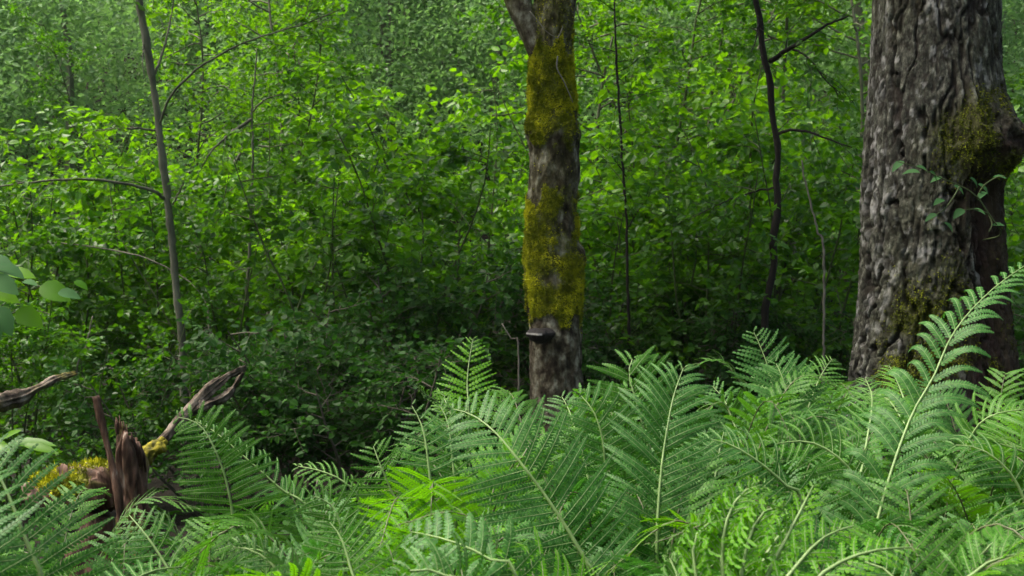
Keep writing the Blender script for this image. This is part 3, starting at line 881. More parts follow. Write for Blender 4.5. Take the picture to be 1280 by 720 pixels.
def far_wood_and_screen():
    """hazy wooded slope that closes the view, plus unseen trees added to cut low light"""
    rng = np.random.default_rng(5)
    lf = MB(); st = MB()
    n = 0
    specs = []
    for row, (d0, cnt) in enumerate(((16, 16), (20, 18), (25, 22), (31, 24), (38, 26))):
        for k in range(cnt):
            w = d0 * 1.15
            specs.append(((k + rng.uniform(.1, .9)) / cnt * w - w / 2, d0 + rng.uniform(-2, 2)))
    for x, y in specs:
        g = float(ground_h(x, y))
        H = rng.uniform(5, 9) if y > 18 else rng.uniform(3.5, 6)
        tube(st, spline(walk(rng, [x, y, g - .1], [0, 0, 1], H, 6, .05), 8), np.linspace(.09, .02, 8), 5)
        nc = 70
        t = rng.random(nc) ** .8
        az = rng.uniform(0, 6.28, nc)
        rr = (1.6 + .25 * rng.normal(size=nc)) * np.sqrt(rng.random(nc)) * (1.05 - t * .6)
        cx = x + np.cos(az) * rr; cy = y + np.sin(az) * rr; cz = g + .2 + t * H
        m = 150
        off = rng.normal(0, 1, (nc, m, 3)) * np.array([.42, .42, .17])
        P = (np.stack([cx, cy, cz], 1)[:, None] + off).reshape(-1, 3)
        D = nrm(rng.normal(0, 1, P.shape) * [1, 1, .5] - Z * .35)
        Nn = nrm(rng.normal(0, .5, P.shape) + Z * .6)
        leaves(lf, P, D, Nn, rng.uniform(.05, .115, len(P)), .5, .05, 0)
    for k in range(46):  # unseen trees beside and behind the camera, added to block low sky light
        az = math.radians(rng.uniform(115, 425)) if k % 2 else math.radians(rng.uniform(150, 390))
        rad = rng.uniform(9, 15)
        x, y = rad * math.cos(az), rad * math.sin(az)
        if y > .9 * abs(x) + 1: continue
        H = rng.uniform(7, 10)
        tube(st, spline(walk(rng, [x, y, ground_h(x, y) - .1], [0, 0, 1], H, 6, .04), 8), np.linspace(.14, .03, 8), 6)
        nc, m = 70, 34
        cz = rng.uniform(.5, H, nc)
        P = np.stack([x + rng.normal(0, 1.2, nc), y + rng.normal(0, 1.2, nc), cz], 1)[:, None] + rng.normal(0, 1, (nc, m, 3)) * [.45, .45, .2]
        P = P.reshape(-1, 3)
        P = P[np.hypot(P[:, 0], P[:, 1] - 2) > 5.5]
        P = P[P[:, 1] < .8 * np.abs(P[:, 0]) + 1]
        leaves(lf, P, nrm(rng.normal(0, 1, P.shape)), nrm(rng.normal(0, .5, P.shape) + Z * .6), rng.uniform(.14, .24, len(P)), .55, .05, 0)
    nh = 70000
    y = 13 + rng.random(nh) * 32; x = (rng.random(nh) - .5) * y * 1.2
    P = np.stack([x, y, ground_h(x, y) + rng.uniform(.02, .7, nh)], 1)
    leaves(lf, P, nrm(rng.normal(0, 1, P.shape)), nrm(rng.normal(0, .5, P.shape) + Z), rng.uniform(.1, .22, nh), .5, .05, 0)
    # stems and leaves in the same mass
    vs = st.verts(); q = np.concatenate(st.q); t = np.concatenate(st.t)
    lf.add(vs, q, t, 1)
    tag(lf.build('far_wood_and_screen', [M['leaf_blue'], M['grey_bark']], smooth=False), 'hazy blue green wood covering the slope behind the thicket, with added unseen trees round the camera', 'wood', kind='stuff')


far_wood_and_screen()


def ground_cover():
    rng = np.random.default_rng(9)
    lf = MB()
    n = 2600
    y = 3.2 + rng.random(n) ** .8 * 11
    x = (rng.random(n) - .5) * y * 1.15
    m = 8
    g = ground_h(x, y)
    h = rng.uniform(.03, .30, n) * np.where(y < 6, .45, 1)
    base = np.stack([x, y, g + h], 1)
    az = rng.uniform(0, 6.28, (n, m))
    rad = rng.uniform(.02, .09, (n, m))
    P = base[:, None] + np.stack([np.cos(az) * rad, np.sin(az) * rad, -rng.uniform(0, .6, (n, m)) * h[:, None]], -1)
    D = np.stack([np.cos(az), np.sin(az), rng.uniform(-.3, .4, (n, m))], -1)
    P = P.reshape(-1, 3); D = D.reshape(-1, 3)
    Nn = nrm(rng.normal(0, .3, P.shape) + Z)
    leaves(lf, P, D, Nn, rng.uniform(.04, .09, len(P)), .6, .06, 1)
    # thin stalks down to the soil
    st = MB()
    for i in range(0, n, 2):
        b = base[i]
        tube(st, np.array([[b[0], b[1], g[i] - .02], b]), [.002, .001], 3, cap=False)
    lf.add(st.verts(), np.concatenate(st.q), None, 1)
    tag(lf.build('ground_cover', [M['leaf_dark'], M['twig_green']], smooth=False), 'low dark leafy herbs covering the forest floor', 'ground cover', kind='stuff')


ground_cover()


# ------------------------------------------------------------------ trunks
def trunk_grid(ctrl, seg, dz, zfine, hi=.35):
    """ctrl: rows (x,y,z,r) up the trunk. Returns centre line rows, ring grid"""
    c = np.asarray(ctrl, float)
    z0, z1 = c[0, 2], c[-1, 2]
    zs = np.concatenate([np.arange(z0, min(zfine, z1), dz), np.arange(min(zfine, z1), z1 + hi, hi) if z1 > zfine else [z1]])
    fine = spline(c, 600)
    o = np.argsort(fine[:, 2])
    return np.stack([np.interp(zs, fine[o, 2], fine[o, k]) for k in (0, 1)] + [zs, np.interp(zs, fine[o, 2], fine[o, 3])], 1)


def ring_mesh(mb, rows, seg, disp):
    th = np.linspace(0, 2 * np.pi, seg, endpoint=False)
    C = rows[:, None, :3]
    d = np.stack([np.cos(th), np.sin(th), 0 * th], -1)[None]
    base = C + d * rows[:, None, 3:4]
    D, attrs = disp(base.reshape(-1, 3), np.tile(th, len(rows)), np.repeat(rows[:, 2], seg))
    v = base.reshape(-1, 3) + np.tile(d, (len(rows), 1, 1)).reshape(-1, 3) * D[:, None]
    n = len(rows)
    i = np.arange(n - 1)[:, None] * seg; j = np.arange(seg)[None]; k = (j + 1) % seg
    mb.add(v, np.stack([i + j, i + k, i + seg + k, i + seg + j], -1).reshape(-1, 4))
    return v, np.tile(d, (len(rows), 1, 1)).reshape(-1, 3), attrs


def zat(py, d):
    return at(640, py, d)[2]


def row(px0, px1, py, d):
    """trunk row from its left and right outline in the photograph"""
    p = at((px0 + px1) / 2, py, d)
    return [p[0], p[1], p[2], (px1 - px0) / 2 * mpp(d)]


def crown(parent, rng, centre, size, n, mat, leafL=.09, name='crown', limbs=None, thick=.06, bark='grey_bark'):  # foliage out of view, put in to shade the thicket below
    lf, st = MB(), MB()
    c = np.asarray(centre, float); s = np.asarray(size, float)
    acc = ([], [], [], [])
    for k in range(n):
        v = nrm(rng.normal(0, 1, 3)) * rng.random() ** (1 / 2.2)
        p = c + v * s
        spray(rng, acc, p, nrm(v + rng.normal(0, .5, 3)) * [1, 1, .3], .7, leafL, 14)
        if k % 14 == 0:
            a = limbs if limbs is not None else c - Z * s[2]
            mid = (a + p) / 2 + rng.normal(0, .15, 3)
            tube(st, spline([a, mid, p], 7), np.linspace(thick, .008, 7), 5, cap=False)
    P, D, Nn, LL = [np.concatenate(a) for a in acc]
    leaves(lf, P, D, Nn, LL, .6, .08, 0)
    cr = lf.build(name, M[mat], parent, smooth=False)
    b = st.mesh('limbs', M[bark]); bo = bpy.data.objects.new('limbs', b); COL.objects.link(bo); bo.parent = cr
    return cr


def blades(rng, P, Nd, L=.014, w=.0045, jit=.7, down=.35):
    """tiny moss blades: tapered triangles standing off the surface"""
    n = len(P)
    d = nrm(Nd + rng.normal(0, jit, (n, 3)) - Z * down)
    s = nrm(np.cross(d, rng.normal(0, 1, (n, 3))))
    LL = (L * rng.uniform(.5, 1.5, n))[:, None]
    v = np.stack([P - s * w, P + s * w, P + d * LL], 1).reshape(-1, 3)
    return v, np.arange(n * 3).reshape(-1, 3)


def scatter_on(rng, v, nor, seg, weight, n):
    """random points on ring-grid vertices, density by weight"""
    w = np.clip(weight, 0, None); w = w / w.sum()
    i = rng.choice(len(v), n, p=w)
    nr, a = i // seg, i % seg
    j = np.where((nr + 1) * seg < len(v), i + seg, i)
    k = nr * seg + (a + 1) % seg
    f, g = rng.random(n)[:, None], rng.random(n)[:, None]
    return v[i] + (v[j] - v[i]) * f + (v[k] - v[i]) * g, nor[i]


# --- mossy alder
AD = 6.4
def alder():
    g = float(ground_h(at(693, 520, AD)[0], at(693, 520, AD)[1]))
    r0 = row(648, 738, 560, AD)
    x0, y0 = r0[0], r0[1]
    root = empty('mossy_tree', (x0, y0, g), 'forked tree with yellow green moss bands and a dark bracket fungus on its trunk', 'tree')
    rows = [[x0, y0, g - .1, .19], [x0, y0, g + .02, .165], row(660, 730, 520, AD), row(661, 729, 450, AD), row(661, 727, 400, AD), row(660, 722, 340, AD),
            row(660, 720, 290, AD), row(662, 722, 220, AD), row(661, 722, 160, AD), row(657, 720, 100, AD), row(659, 720, 60, AD), row(663, 722, 20, AD),
            row(665, 722, -40, AD), row(668, 716, -300, AD), row(672, 708, -900, AD), row(678, 700, -1500, AD)]
    rr = trunk_grid(rows, 96, .007, zat(-60, AD))
    SEG = 170

    def mossmask(p, th, z):
        def band(a, b, s=.05):
            za, zb = zat(a, AD), zat(b, AD)   # a above b
            n = (fbm(p * [15, 15, 7], 4, 31) - .5) * .55
            return sstep(zb - s, zb + s, z + n) * (1 - sstep(za - s, za + s, z + n))
        left = .55 + .45 * np.cos(th - math.radians(215))
        m = np.maximum.reduce([band(52, 168, .02), .28 * band(-200, 48), band(246, 404, .025), .10 * band(168, 246)])
        m = m * sstep(.36, .66, fbm(p * [10, 10, 7], 5, 77) * .95 + left * .30 - .03)
        return np.clip(m, 0, 1)

    def disp(p, th, z):
        n = fbm(p * [12, 12, 5], 4, 3) - .5
        big = fbm(p * [3, 3, 2], 2, 13) - .5
        m = mossmask(p, th, z)
        lump = fbm(p * 22, 3, 51)
        fur = np.clip(1 - np.abs(fbm(p * [38, 38, 9], 3, 29) - .5) * 6, 0, 1)
        D = n * .045 - fur * .008 + big * .06 + m * (-.002 + .022 * lump)
        # swelling under the upper moss and a knot on the right side
        zz = zat(165, AD); D += .018 * np.exp(-((z - zz) / .06) ** 2)
        zk = zat(318, AD); D += .035 * np.exp(-((z - zk) / .05) ** 2 - ((th - math.radians(350)) % 6.283 - 0) ** 2 * 0 - (np.minimum(np.abs(th - 6.1), 6.283 - np.abs(th - 6.1)) / .35) ** 2)
        return D, {'moss': m}
    mb = MB()
    v, nor, attrs = ring_mesh(mb, rr, SEG, disp)
    na = len(v)
    # second stem of the fork
    P = [at(690, 100, AD), at(676, 64, AD), at(660, 30, AD), at(645, -4, AD), at(632, -60, AD), at(600, -300, AD + .1), at(560, -700, AD + .2)]
    c = spline(P, 60)
    r = np.interp(np.linspace(0, 1, 60), [0, .03, .08, .3, 1], [12, 15, 15, 14, 7]) * mpp(AD)
    T, A, B = frames(c)
    th = np.linspace(0, 6.283, 40, endpoint=False)
    V2 = c[:, None] + r[:, None, None] * (np.cos(th)[None, :, None] * A[:, None] + np.sin(th)[None, :, None] * B[:, None])
    V2 = V2.reshape(-1, 3)
    nd = nrm(V2 - np.repeat(c, 40, 0))
    V2 = V2 + nd * ((fbm(V2 * [14, 14, 7], 4, 8) - .4) * .03)[:, None]
    i = np.arange(59)[:, None] * 40; j = np.arange(40)[None]; k = (j + 1) % 40
    mb.add(V2, np.stack([i + j, i + k, i + 40 + k, i + 40 + j], -1).reshape(-1, 4))
    m2 = .45 * sstep(.4, .6, fbm(V2 * 8, 3, 5))
    mb.build('trunk', M['alder_bark'], root, attrs={'moss': np.concatenate([attrs['moss'], m2])})
    rng = np.random.default_rng(3)
    front = sstep(.3, -.3, nor[:, 1]) + .15
    pp, nn = scatter_on(rng, v, nor, SEG, attrs['moss'] ** 2.2 * front, 36000)
    mm = MB()
    bv, bt = blades(rng, pp, nn, .010, .0032)
    mm.add(bv, None, bt)
    mm.build('moss', M['moss'], root, smooth=False)
    # bracket fungus
    fb = MB()
    ct = at(676, 416, AD - .15); ct[1] += .012
    n = 26
    thf = np.linspace(math.radians(175), math.radians(365), n)
    rings = []
    for rad, dz in ((.0, .024), (.04, .026), (.068, .018), (.082, .006), (.083, -.003), (.076, -.016), (.058, -.036), (.02, -.055)):
        wob = 1 + .07 * np.sin(thf * 5 + rad * 40) + .03 * np.sin(thf * 13)
        rings.append(np.stack([ct[0] + np.cos(thf) * rad * .86 * wob, ct[1] - .02 + np.sin(thf) * rad * wob, np.full(n, ct[2] + dz)], 1))
    vv = np.concatenate(rings)
    q = []
    mats = []
    for a in range(len(rings) - 1):
        for b in range(n - 1):
            q.append([a * n + b, a * n + b + 1, (a + 1) * n + b + 1, (a + 1) * n + b])
    q = np.array(q)
    fb.add(vv, q[:3 * (n - 1)], None, 0); fb.add(vv, q[4 * (n - 1):], None, 0)
    fr = fb.build('bracket_fungus', M['fungus_top'], root)
    rim = MB()
    rim.add(np.concatenate(rings[3:5]), [[b, b + 1, n + b + 1, n + b] for b in range(0, n // 2)], None, 0)
    rim.add(np.concatenate(rings[3:5]), [[b, b + 1, n + b + 1, n + b] for b in range(n // 2, n - 1)], None, 1)
    ro = rim.mesh('rim', [M['fungus_rim'], M['fungus_top']]); r_ = bpy.data.objects.new('rim', ro); COL.objects.link(r_); r_.parent = fr
    # dead twigs lying on the bark
    tw = MB()
    for pts in ([(662, 14), (672, 26), (684, 40), (697, 48)], [(697, 70), (696, 85), (704, 100), (712, 118), (716, 128)], [(697, 48), (701, 40), (704, 32)]):
        tube(tw, spline([at(a, b, AD - .15) for a, b in pts], 14), np.linspace(.004, .002, 14), 5)
    tw.build('dead_twig', M['dead_twig'], root)
    crown(root, rng, [x0 - .6, y0 + .5, 6.0], [3.4, 2.3, 2.3], 1000, 'leaf_mid', limbs=np.array([x0, y0, 5.0]))
    return root


alder()

# --- the big birch
BD = 4.7
def birch():
    b0 = row(1040, 1300, 640, BD)
    x0, y0 = at(1162, 560, BD)[:2]
    g = float(ground_h(x0, y0))
    root = empty('birch_tree', (x0, y0, g), 'thick old birch with cracked grey bark and a mossy burl on its right side', 'tree')
    rows = [[x0, y0, g - .1, .40], [x0, y0, g + .05, .35], row(1052, 1272, 560, BD), row(1058, 1268, 480, BD), row(1068, 1262, 410, BD), row(1077, 1256, 330, BD),
            row(1079, 1253, 260, BD), row(1081, 1252, 200, BD), row(1086, 1250, 100, BD), row(1089, 1248, 0, BD), row(1091, 1247, -60, BD),
            row(1100, 1244, -500, BD), row(1120, 1235, -1500, BD), row(1140, 1225, -2600, BD)]
    rr = trunk_grid(rows, 0, .006, zat(-70, BD))
    SEG = 380

    def ang(th, a):
        d = np.abs((th - a + np.pi) % (2 * np.pi) - np.pi)
        return d

    def disp(p, th, z):
        wp = p + np.stack([fbm(p * 9, 3, 41), fbm(p * 9, 3, 42), fbm(p * 9, 3, 43)], 1) * .05
        c1 = sstep(.0, .055, np.abs(fbm(wp * [15, 15, 2.8], 4, 19) - .5))
        c2 = sstep(.0, .06, np.abs(fbm(wp * [46, 46, 9], 3, 23) - .5))
        d1, d2 = worley(wp * [20, 20, 9], 5)
        c3 = sstep(.0, .06, d2 - d1)
        plate = c1 * (.6 + .4 * c3)
        small = c2
        n = fbm(p * [60, 60, 40], 4, 2) - .5
        big = fbm(p * [4, 4, 1.6], 3, 12) - .5
        zb = zat(185, BD)
        a_b = ang(th, math.radians(326))
        dz = z - zb
        burl = np.exp(-(np.where(dz > 0, dz / .15, dz / .085)) ** 2) * np.exp(-(a_b / .8) ** 2)
        # second lump and rotten seam below the burl
        zc = zat(165, BD)
        ridge = np.exp(-(ang(th, math.radians(282)) / .16) ** 2 - ((z - zc) / .16) ** 2)
        seam = np.exp(-(ang(th, math.radians(303)) / .34) ** 2) * sstep(zat(225, BD), zat(260, BD), z) * 1.0
        seam = np.exp(-(ang(th, math.radians(303)) / .36) ** 2) * (1 - sstep(zat(250, BD), zat(205, BD), z)) * sstep(zat(560, BD), zat(430, BD), z)
        rough = .55 + .6 * sstep(zat(120, BD), zat(300, BD), z)
        D = (c1 * .030 + c2 * .007 + n * .020 - .028) * rough + big * .035 + burl * (.088 + .06 * n + .10 * (fbm(p * 13, 3, 33) - .5)) + ridge * .05 - seam * .045 - .015
        mossn = fbm(p * [5, 5, 4], 4, 61)
        fr = np.exp(-(ang(th, math.radians(325)) / .6) ** 2) * sstep(zat(235, BD), zat(190, BD), z) * (1 - sstep(zat(170, BD), zat(60, BD), z))
        mid = np.exp(-(ang(th, math.radians(272)) / .35) ** 2) * np.exp(-((z - zat(170, BD)) / .12) ** 2)
        low = np.exp(-((z - zat(430, BD)) / .22) ** 2) * np.exp(-(ang(th, math.radians(258)) / .8) ** 2)
        m = np.clip(sstep(.42, .62, mossn) * (fr * 1.1 + mid * .8 + low * 1.2 + .16), 0, 1)
        bark_brown = np.clip(seam * 1.2 * sstep(.3, .6, fbm(p * 7, 3, 71)) + np.exp(-(ang(th, math.radians(318)) / .4) ** 2 - ((z - zat(205, BD)) / .07) ** 2), 0, 1)  # dark brown in the seam and in a band under the burl
        right = sstep(math.radians(262), math.radians(290), th) * (1 - sstep(zat(215, BD), zat(110, BD), z)) * sstep(.36, .5, fbm(p * [6, 6, 3], 3, 55) + .12)  # right half set darker brown from the burl downwards
        bark_brown = np.clip(bark_brown + .85 * right, 0, 1)
        pl = np.clip(plate * (.25 + .75 * small) * (.5 + fbm(p * [30, 30, 20], 3, 91)), 0, 1)
        pale = sstep(.56, .66, fbm(p * [9, 9, 4], 3, 93)) * sstep(.50, .60, fbm(p * [48, 48, 26], 3, 95)) + .9 * sstep(.65, .70, fbm(p * [40, 40, 30], 3, 97))
        pale = np.clip(pale, 0, 1) * (1 - m) * (1 - bark_brown)
        return D, {'plate': pl, 'pale': pale, 'moss': m, 'bark_brown': bark_brown}
    mb = MB()
    v, nor, attrs = ring_mesh(mb, rr, SEG, disp)
    mb.build('trunk', M['birch'], root, attrs=attrs)
    rng = np.random.default_rng(13)
    fm = sstep(.2, -.3, nor[:, 1]) + .05
    pp, nn = scatter_on(rng, v, nor, SEG, np.clip(attrs['moss'] - .15, 0, 1) ** 1.3 * fm, 9000)
    mm = MB(); bv, bt = blades(rng, pp, nn, .009, .0026)
    mm.add(bv, None, bt)
    mm.build('moss', M['moss_dark'], root, smooth=False)
    # leafy shoot in front of the trunk
    sh = MB(); lf = MB()
    dd = BD - .42
    twigs = [[(1252, 292), (1236, 268), (1222, 246), (1200, 232), (1175, 222), (1150, 210), (1122, 202)],
             [(1222, 246), (1230, 232), (1245, 222), (1256, 220)], [(1200, 232), (1192, 246), (1180, 262), (1170, 268)],
             [(1236, 268), (1222, 262), (1205, 262)], [(1236, 268), (1240, 280), (1236, 290)]]
    acc = []
    for t in twigs:
        P = [at(a, b, dd - .02 * k) for k, (a, b) in enumerate(t)]
        if t is twigs[0]:
            P = [np.array([P[0][0] + .02, P[0][1] + .22, P[0][2] - .03])] + P
        tube(sh, spline(P, 16), np.linspace(.0035, .0015, 16), 5)
    for (a, b, s, w) in [(1130, 202, 24, -1), (1145, 208, 20, 1), (1150, 216, 26, -1), (1162, 214, 22, 1), (1178, 222, 20, -1), (1192, 232, 22, 1), (1212, 222, 20, 1), (1222, 230, 24, 1),
                         (1240, 222, 22, 1), (1232, 240, 20, -1), (1180, 250, 22, -1), (1205, 262, 24, -1), (1172, 268, 22, -1), (1180, 278, 20, 1), (1216, 262, 20, 1), (1240, 282, 18, 1)]:
        acc.append((at(a, b, dd + rng.uniform(-.05, .05)), [w * rng.uniform(.5, 1), rng.uniform(-.6, .1), rng.uniform(-.6, .2)], [rng.uniform(-.3, .3), -.5, 1], s * mpp(dd)))
    leaves(lf, np.array([a[0] for a in acc]), np.array([a[1] for a in acc]), np.array([a[2] for a in acc]), np.array([a[3] * .8 for a in acc]), .62, .12, 2, droop=.3)
    so = sh.build('leafy_shoot', M['twig_green'], root)
    lo = lf.mesh('leaves', M['leaf_blueglossy']); l_ = bpy.data.objects.new('leaves', lo); COL.objects.link(l_); l_.parent = so
    crown(root, rng, [x0 + .2, y0 + 1.4, 6.6], [2.8, 2.2, 2.2], 800, 'leaf_mid', limbs=np.array([x0, y0, 6.0]), bark='birch' if False else 'grey_bark')


birch()


def slim_tree(name, label, main, rads, d, branches, bark, leafmat_, leafL=.05, ntw=30, seed=1, crown_at=None, wob=.004):
    """thin tree from its outline; branches carry leafy twigs"""
    rng = np.random.default_rng(seed)
    P = [at(a, b, d) for a, b in main]
    base = P[0]
    g = float(ground_h(base[0], base[1]))
    foot = np.array([base[0] + (P[0][0] - P[1][0]) * .3, base[1], g])
    root = empty(name, foot, label, 'tree' if 'tree' in name else 'sapling')
    pts = [foot - Z * .05] + P
    c = spline(pts, 90)
    c = c + rng.normal(0, wob * .5, c.shape) * [1, 1, 0]
    r = np.interp(np.linspace(0, 1, 90), np.linspace(0, 1, len(rads)), rads) * mpp(d) * .5
    tb = MB(); tube(tb, c, r * (1 + .08 * rng.normal(size=90)), 12)
    tb.build('trunk', M[bark], root)
    acc = ([], [], [], [])
    for br in branches:
        bm = MB()
        pts = [at(a, b, dd) for a, b, dd in br['p']]
        bc = spline(pts, 26)
        tube(bm, bc + rng.normal(0, .002, bc.shape), np.linspace(br['r'] * mpp(d) * .5, br.get('r1', br['r'] * .3) * mpp(d) * .5, 26), 7)
        for k in range(br.get('t', 8)):
            i = int(rng.uniform(br.get('from', .3), 1) * 24)
            T = nrm(bc[i + 1] - bc[i])
            S = np.cross(Z, T) * rng.choice([-1, 1])
            cc = spray(rng, acc, bc[i], T * .6 + S * .7 + Z * rng.normal(0, .3), rng.uniform(.15, .4), leafL, 8)
            tube(bm, cc, np.linspace(.0025, .001, 5), 3, cap=False)
        bm.build('branch', M[bark], root)
    for k in range(ntw):
        bm = MB()
        i = int(rng.uniform(.35, 1) * 88)
        a = rng.uniform(0, 6.28)
        cc = spray(rng, acc, c[i], np.array([math.cos(a), math.sin(a), .2]), rng.uniform(.25, .55), leafL, 9)
        tube(bm, cc, np.linspace(.003, .001, 5), 3, cap=False)
        bm.build('twig', M[bark], root)
    lf = MB()
    if acc[0]:
        Pp, D, Nn, LL = [np.concatenate(a) for a in acc]
        leaves(lf, Pp, D, Nn, LL, .62, .08, 1, droop=.2)
        lf.build('foliage', M[leafmat_], root, smooth=False)
    if crown_at is not None:
        crown(root, rng, *crown_at, limbs=c[-1])
    return root


slim_tree('slender_tree', 'thin dark leafless looking tree stem between the mossy trunk and the birch',
          [(956, 412), (958, 375), (967, 335), (966, 300), (973, 262), (970, 225), (973, 190), (965, 140), (962, 100), (953, 60), (951, 30), (944, 0), (938, -80), (930, -400), (925, -700)],
          [12, 10, 9, 8, 8, 7, 6, 5, 4, 4], 7.0,
          [dict(p=[(963, 76, 7.0), (985, 62, 6.9), (1010, 46, 6.9), (1036, 30, 6.9), (1060, 20, 6.9)], r=7, t=6),
           dict(p=[(990, 60, 6.9), (1010, 72, 6.8), (1030, 98, 6.7), (1052, 118, 6.7)], r=3, t=7),
           dict(p=[(970, 168, 7.0), (995, 162, 6.9), (1030, 172, 6.8), (1065, 185, 6.7)], r=4.5, t=7),
           dict(p=[(970, 235, 7.0), (940, 240, 7.0), (900, 255, 6.9), (860, 275, 6.9)], r=3, t=9),
           dict(p=[(948, 20, 7.0), (946, 45, 6.9), (940, 65, 6.8)], r=3, t=2)],
          'dark_bark', 'leaf_mid', ntw=6, seed=4, crown_at=([2.0, 7.6, 4.6], [1.9, 1.6, 1.3], 260, 'leaf_mid', .08))
slim_tree('leaning_sapling', 'grey sapling on the left leaning slightly with long bare side branches',
          [(228, 430), (222, 380), (217, 320), (211, 262), (203, 200), (196, 140), (186, 70), (174, 0), (165, -60), (150, -300)],
          [13, 11, 10, 9.5, 9.5, 9, 10, 9, 7, 4], 7.2,
          [dict(p=[(199, 158, 7.2), (212, 122, 7.1), (240, 92, 7.0), (275, 68, 7.0), (320, 48, 6.9), (380, 30, 6.9), (430, 10, 6.8)], r=3.4, t=16, r1=1.4),
           dict(p=[(208, 250, 7.2), (185, 236, 7.1), (130, 226, 7.0), (70, 225, 6.9), (0, 233, 6.9)], r=4.5, t=10, r1=2),
           dict(p=[(195, 163, 7.2), (165, 160, 7.1), (130, 162, 7.1), (100, 168, 7.0)], r=3, t=6),
           dict(p=[(216, 255, 7.2), (225, 238, 7.1), (232, 220, 7.0)], r=3.5, t=1),
           dict(p=[(190, 100, 7.2), (205, 60, 7.3), (214, 20, 7.4), (220, -20, 7.4)], r=4, t=4),
           dict(p=[(180, 50, 7.2), (178, 80, 7.1), (182, 100, 7.1)], r=2.5, t=0)],
          'grey_bark', 'leaf_bright', ntw=10, seed=5, crown_at=([-2.6, 7.0, 4.6], [2.2, 1.6, 1.3], 340, 'leaf_bright', .08))
slim_tree('thin_sapling', 'thin straight stem right of the leaning grey sapling with a bare side branch',
          [(309, 380), (311, 330), (314, 260), (316, 200), (315, 140), (318, 100), (322, 60)], [6, 5, 4.5, 4, 3, 2.5, 2], 7.8,
          [dict(p=[(314, 150, 7.8), (290, 165, 7.7), (268, 185, 7.6), (252, 208, 7.6)], r=4.5, t=5),
           dict(p=[(312, 330, 7.8), (330, 318, 7.7), (350, 305, 7.6)], r=3, t=3),
           dict(p=[(315, 140, 7.8), (330, 125, 7.7), (350, 118, 7.6)], r=3, t=6)],
          'grey_bark', 'leaf_bright', ntw=14, seed=6)
slim_tree('thin_sapling', 'thinnest upright stem just right of the mossy trunk',
          [(786, 420), (784, 340), (783, 270), (778, 200), (774, 130), (770, 60), (768, 0)], [5, 4, 4, 3.5, 3, 3, 2], 7.4,
          [dict(p=[(785, 285, 7.4), (800, 260, 7.3), (815, 240, 7.3)], r=2, t=5), dict(p=[(783, 220, 7.4), (765, 195, 7.3), (750, 180, 7.2)], r=2, t=5)],
          'dark_bark', 'leaf_mid', ntw=16, seed=8)
slim_tree('dead_sapling', 'short pale dead stem between the thin dark tree and the birch',
          [(1030, 330), (1022, 290), (1014, 255), (1006, 225), (1002, 200)], [4, 4, 3, 3, 2], 6.8, [], 'dead_twig', 'leaf_mid', ntw=0, seed=9)


# ------------------------------------------------------------------ dead wood on the left
def lumpy(mb, pts, r, seg, amp, s, sc=(14, 14, 14), flat=1.0, n=60, groove=0.0, gf=2.6):
    c = spline(pts, n)
    rr = np.interp(np.linspace(0, 1, n), np.linspace(0, 1, len(r)), r)
    T, A, B = frames(c)
    th = np.linspace(0, 6.2832, seg, endpoint=False)
    V_ = c[:, None] + rr[:, None, None] * (np.cos(th)[None, :, None] * A[:, None] + np.sin(th)[None, :, None] * B[:, None] * flat)
    V_ = V_.reshape(-1, 3)
    d = nrm(V_ - np.repeat(c, seg, 0) + 1e-9)
    V_ = V_ + d * ((fbm(V_ * np.array(sc), 4, s) - .5) * amp)[:, None]
    if groove:
        tt, ss = np.tile(th, n), np.repeat(np.arange(n) / n * 2.2, seg)
        gq = np.stack([np.cos(tt) * gf + ss * .6, np.sin(tt) * gf, ss], 1)
        V_ = V_ + d * ((np.abs(fbm(gq, 4, s + 3) - .5) * 4 - .6) * groove)[:, None]
    V_ = np.vstack([V_, c[0], c[-1]])
    i = np.arange(n - 1)[:, None] * seg; j = np.arange(seg)[None]; k = (j + 1) % seg
    q = np.stack([i + j, i + k, i + seg + k, i + seg + j], -1).reshape(-1, 4)
    jj = np.arange(seg); kk = (jj + 1) % seg; e = n * seg
    t = np.vstack([np.stack([kk, jj, np.full(seg, e)], 1), np.stack([jj + (n - 1) * seg, kk + (n - 1) * seg, np.full(seg, e + 1)], 1)])
    mb.add(V_, q, t)
    return V_


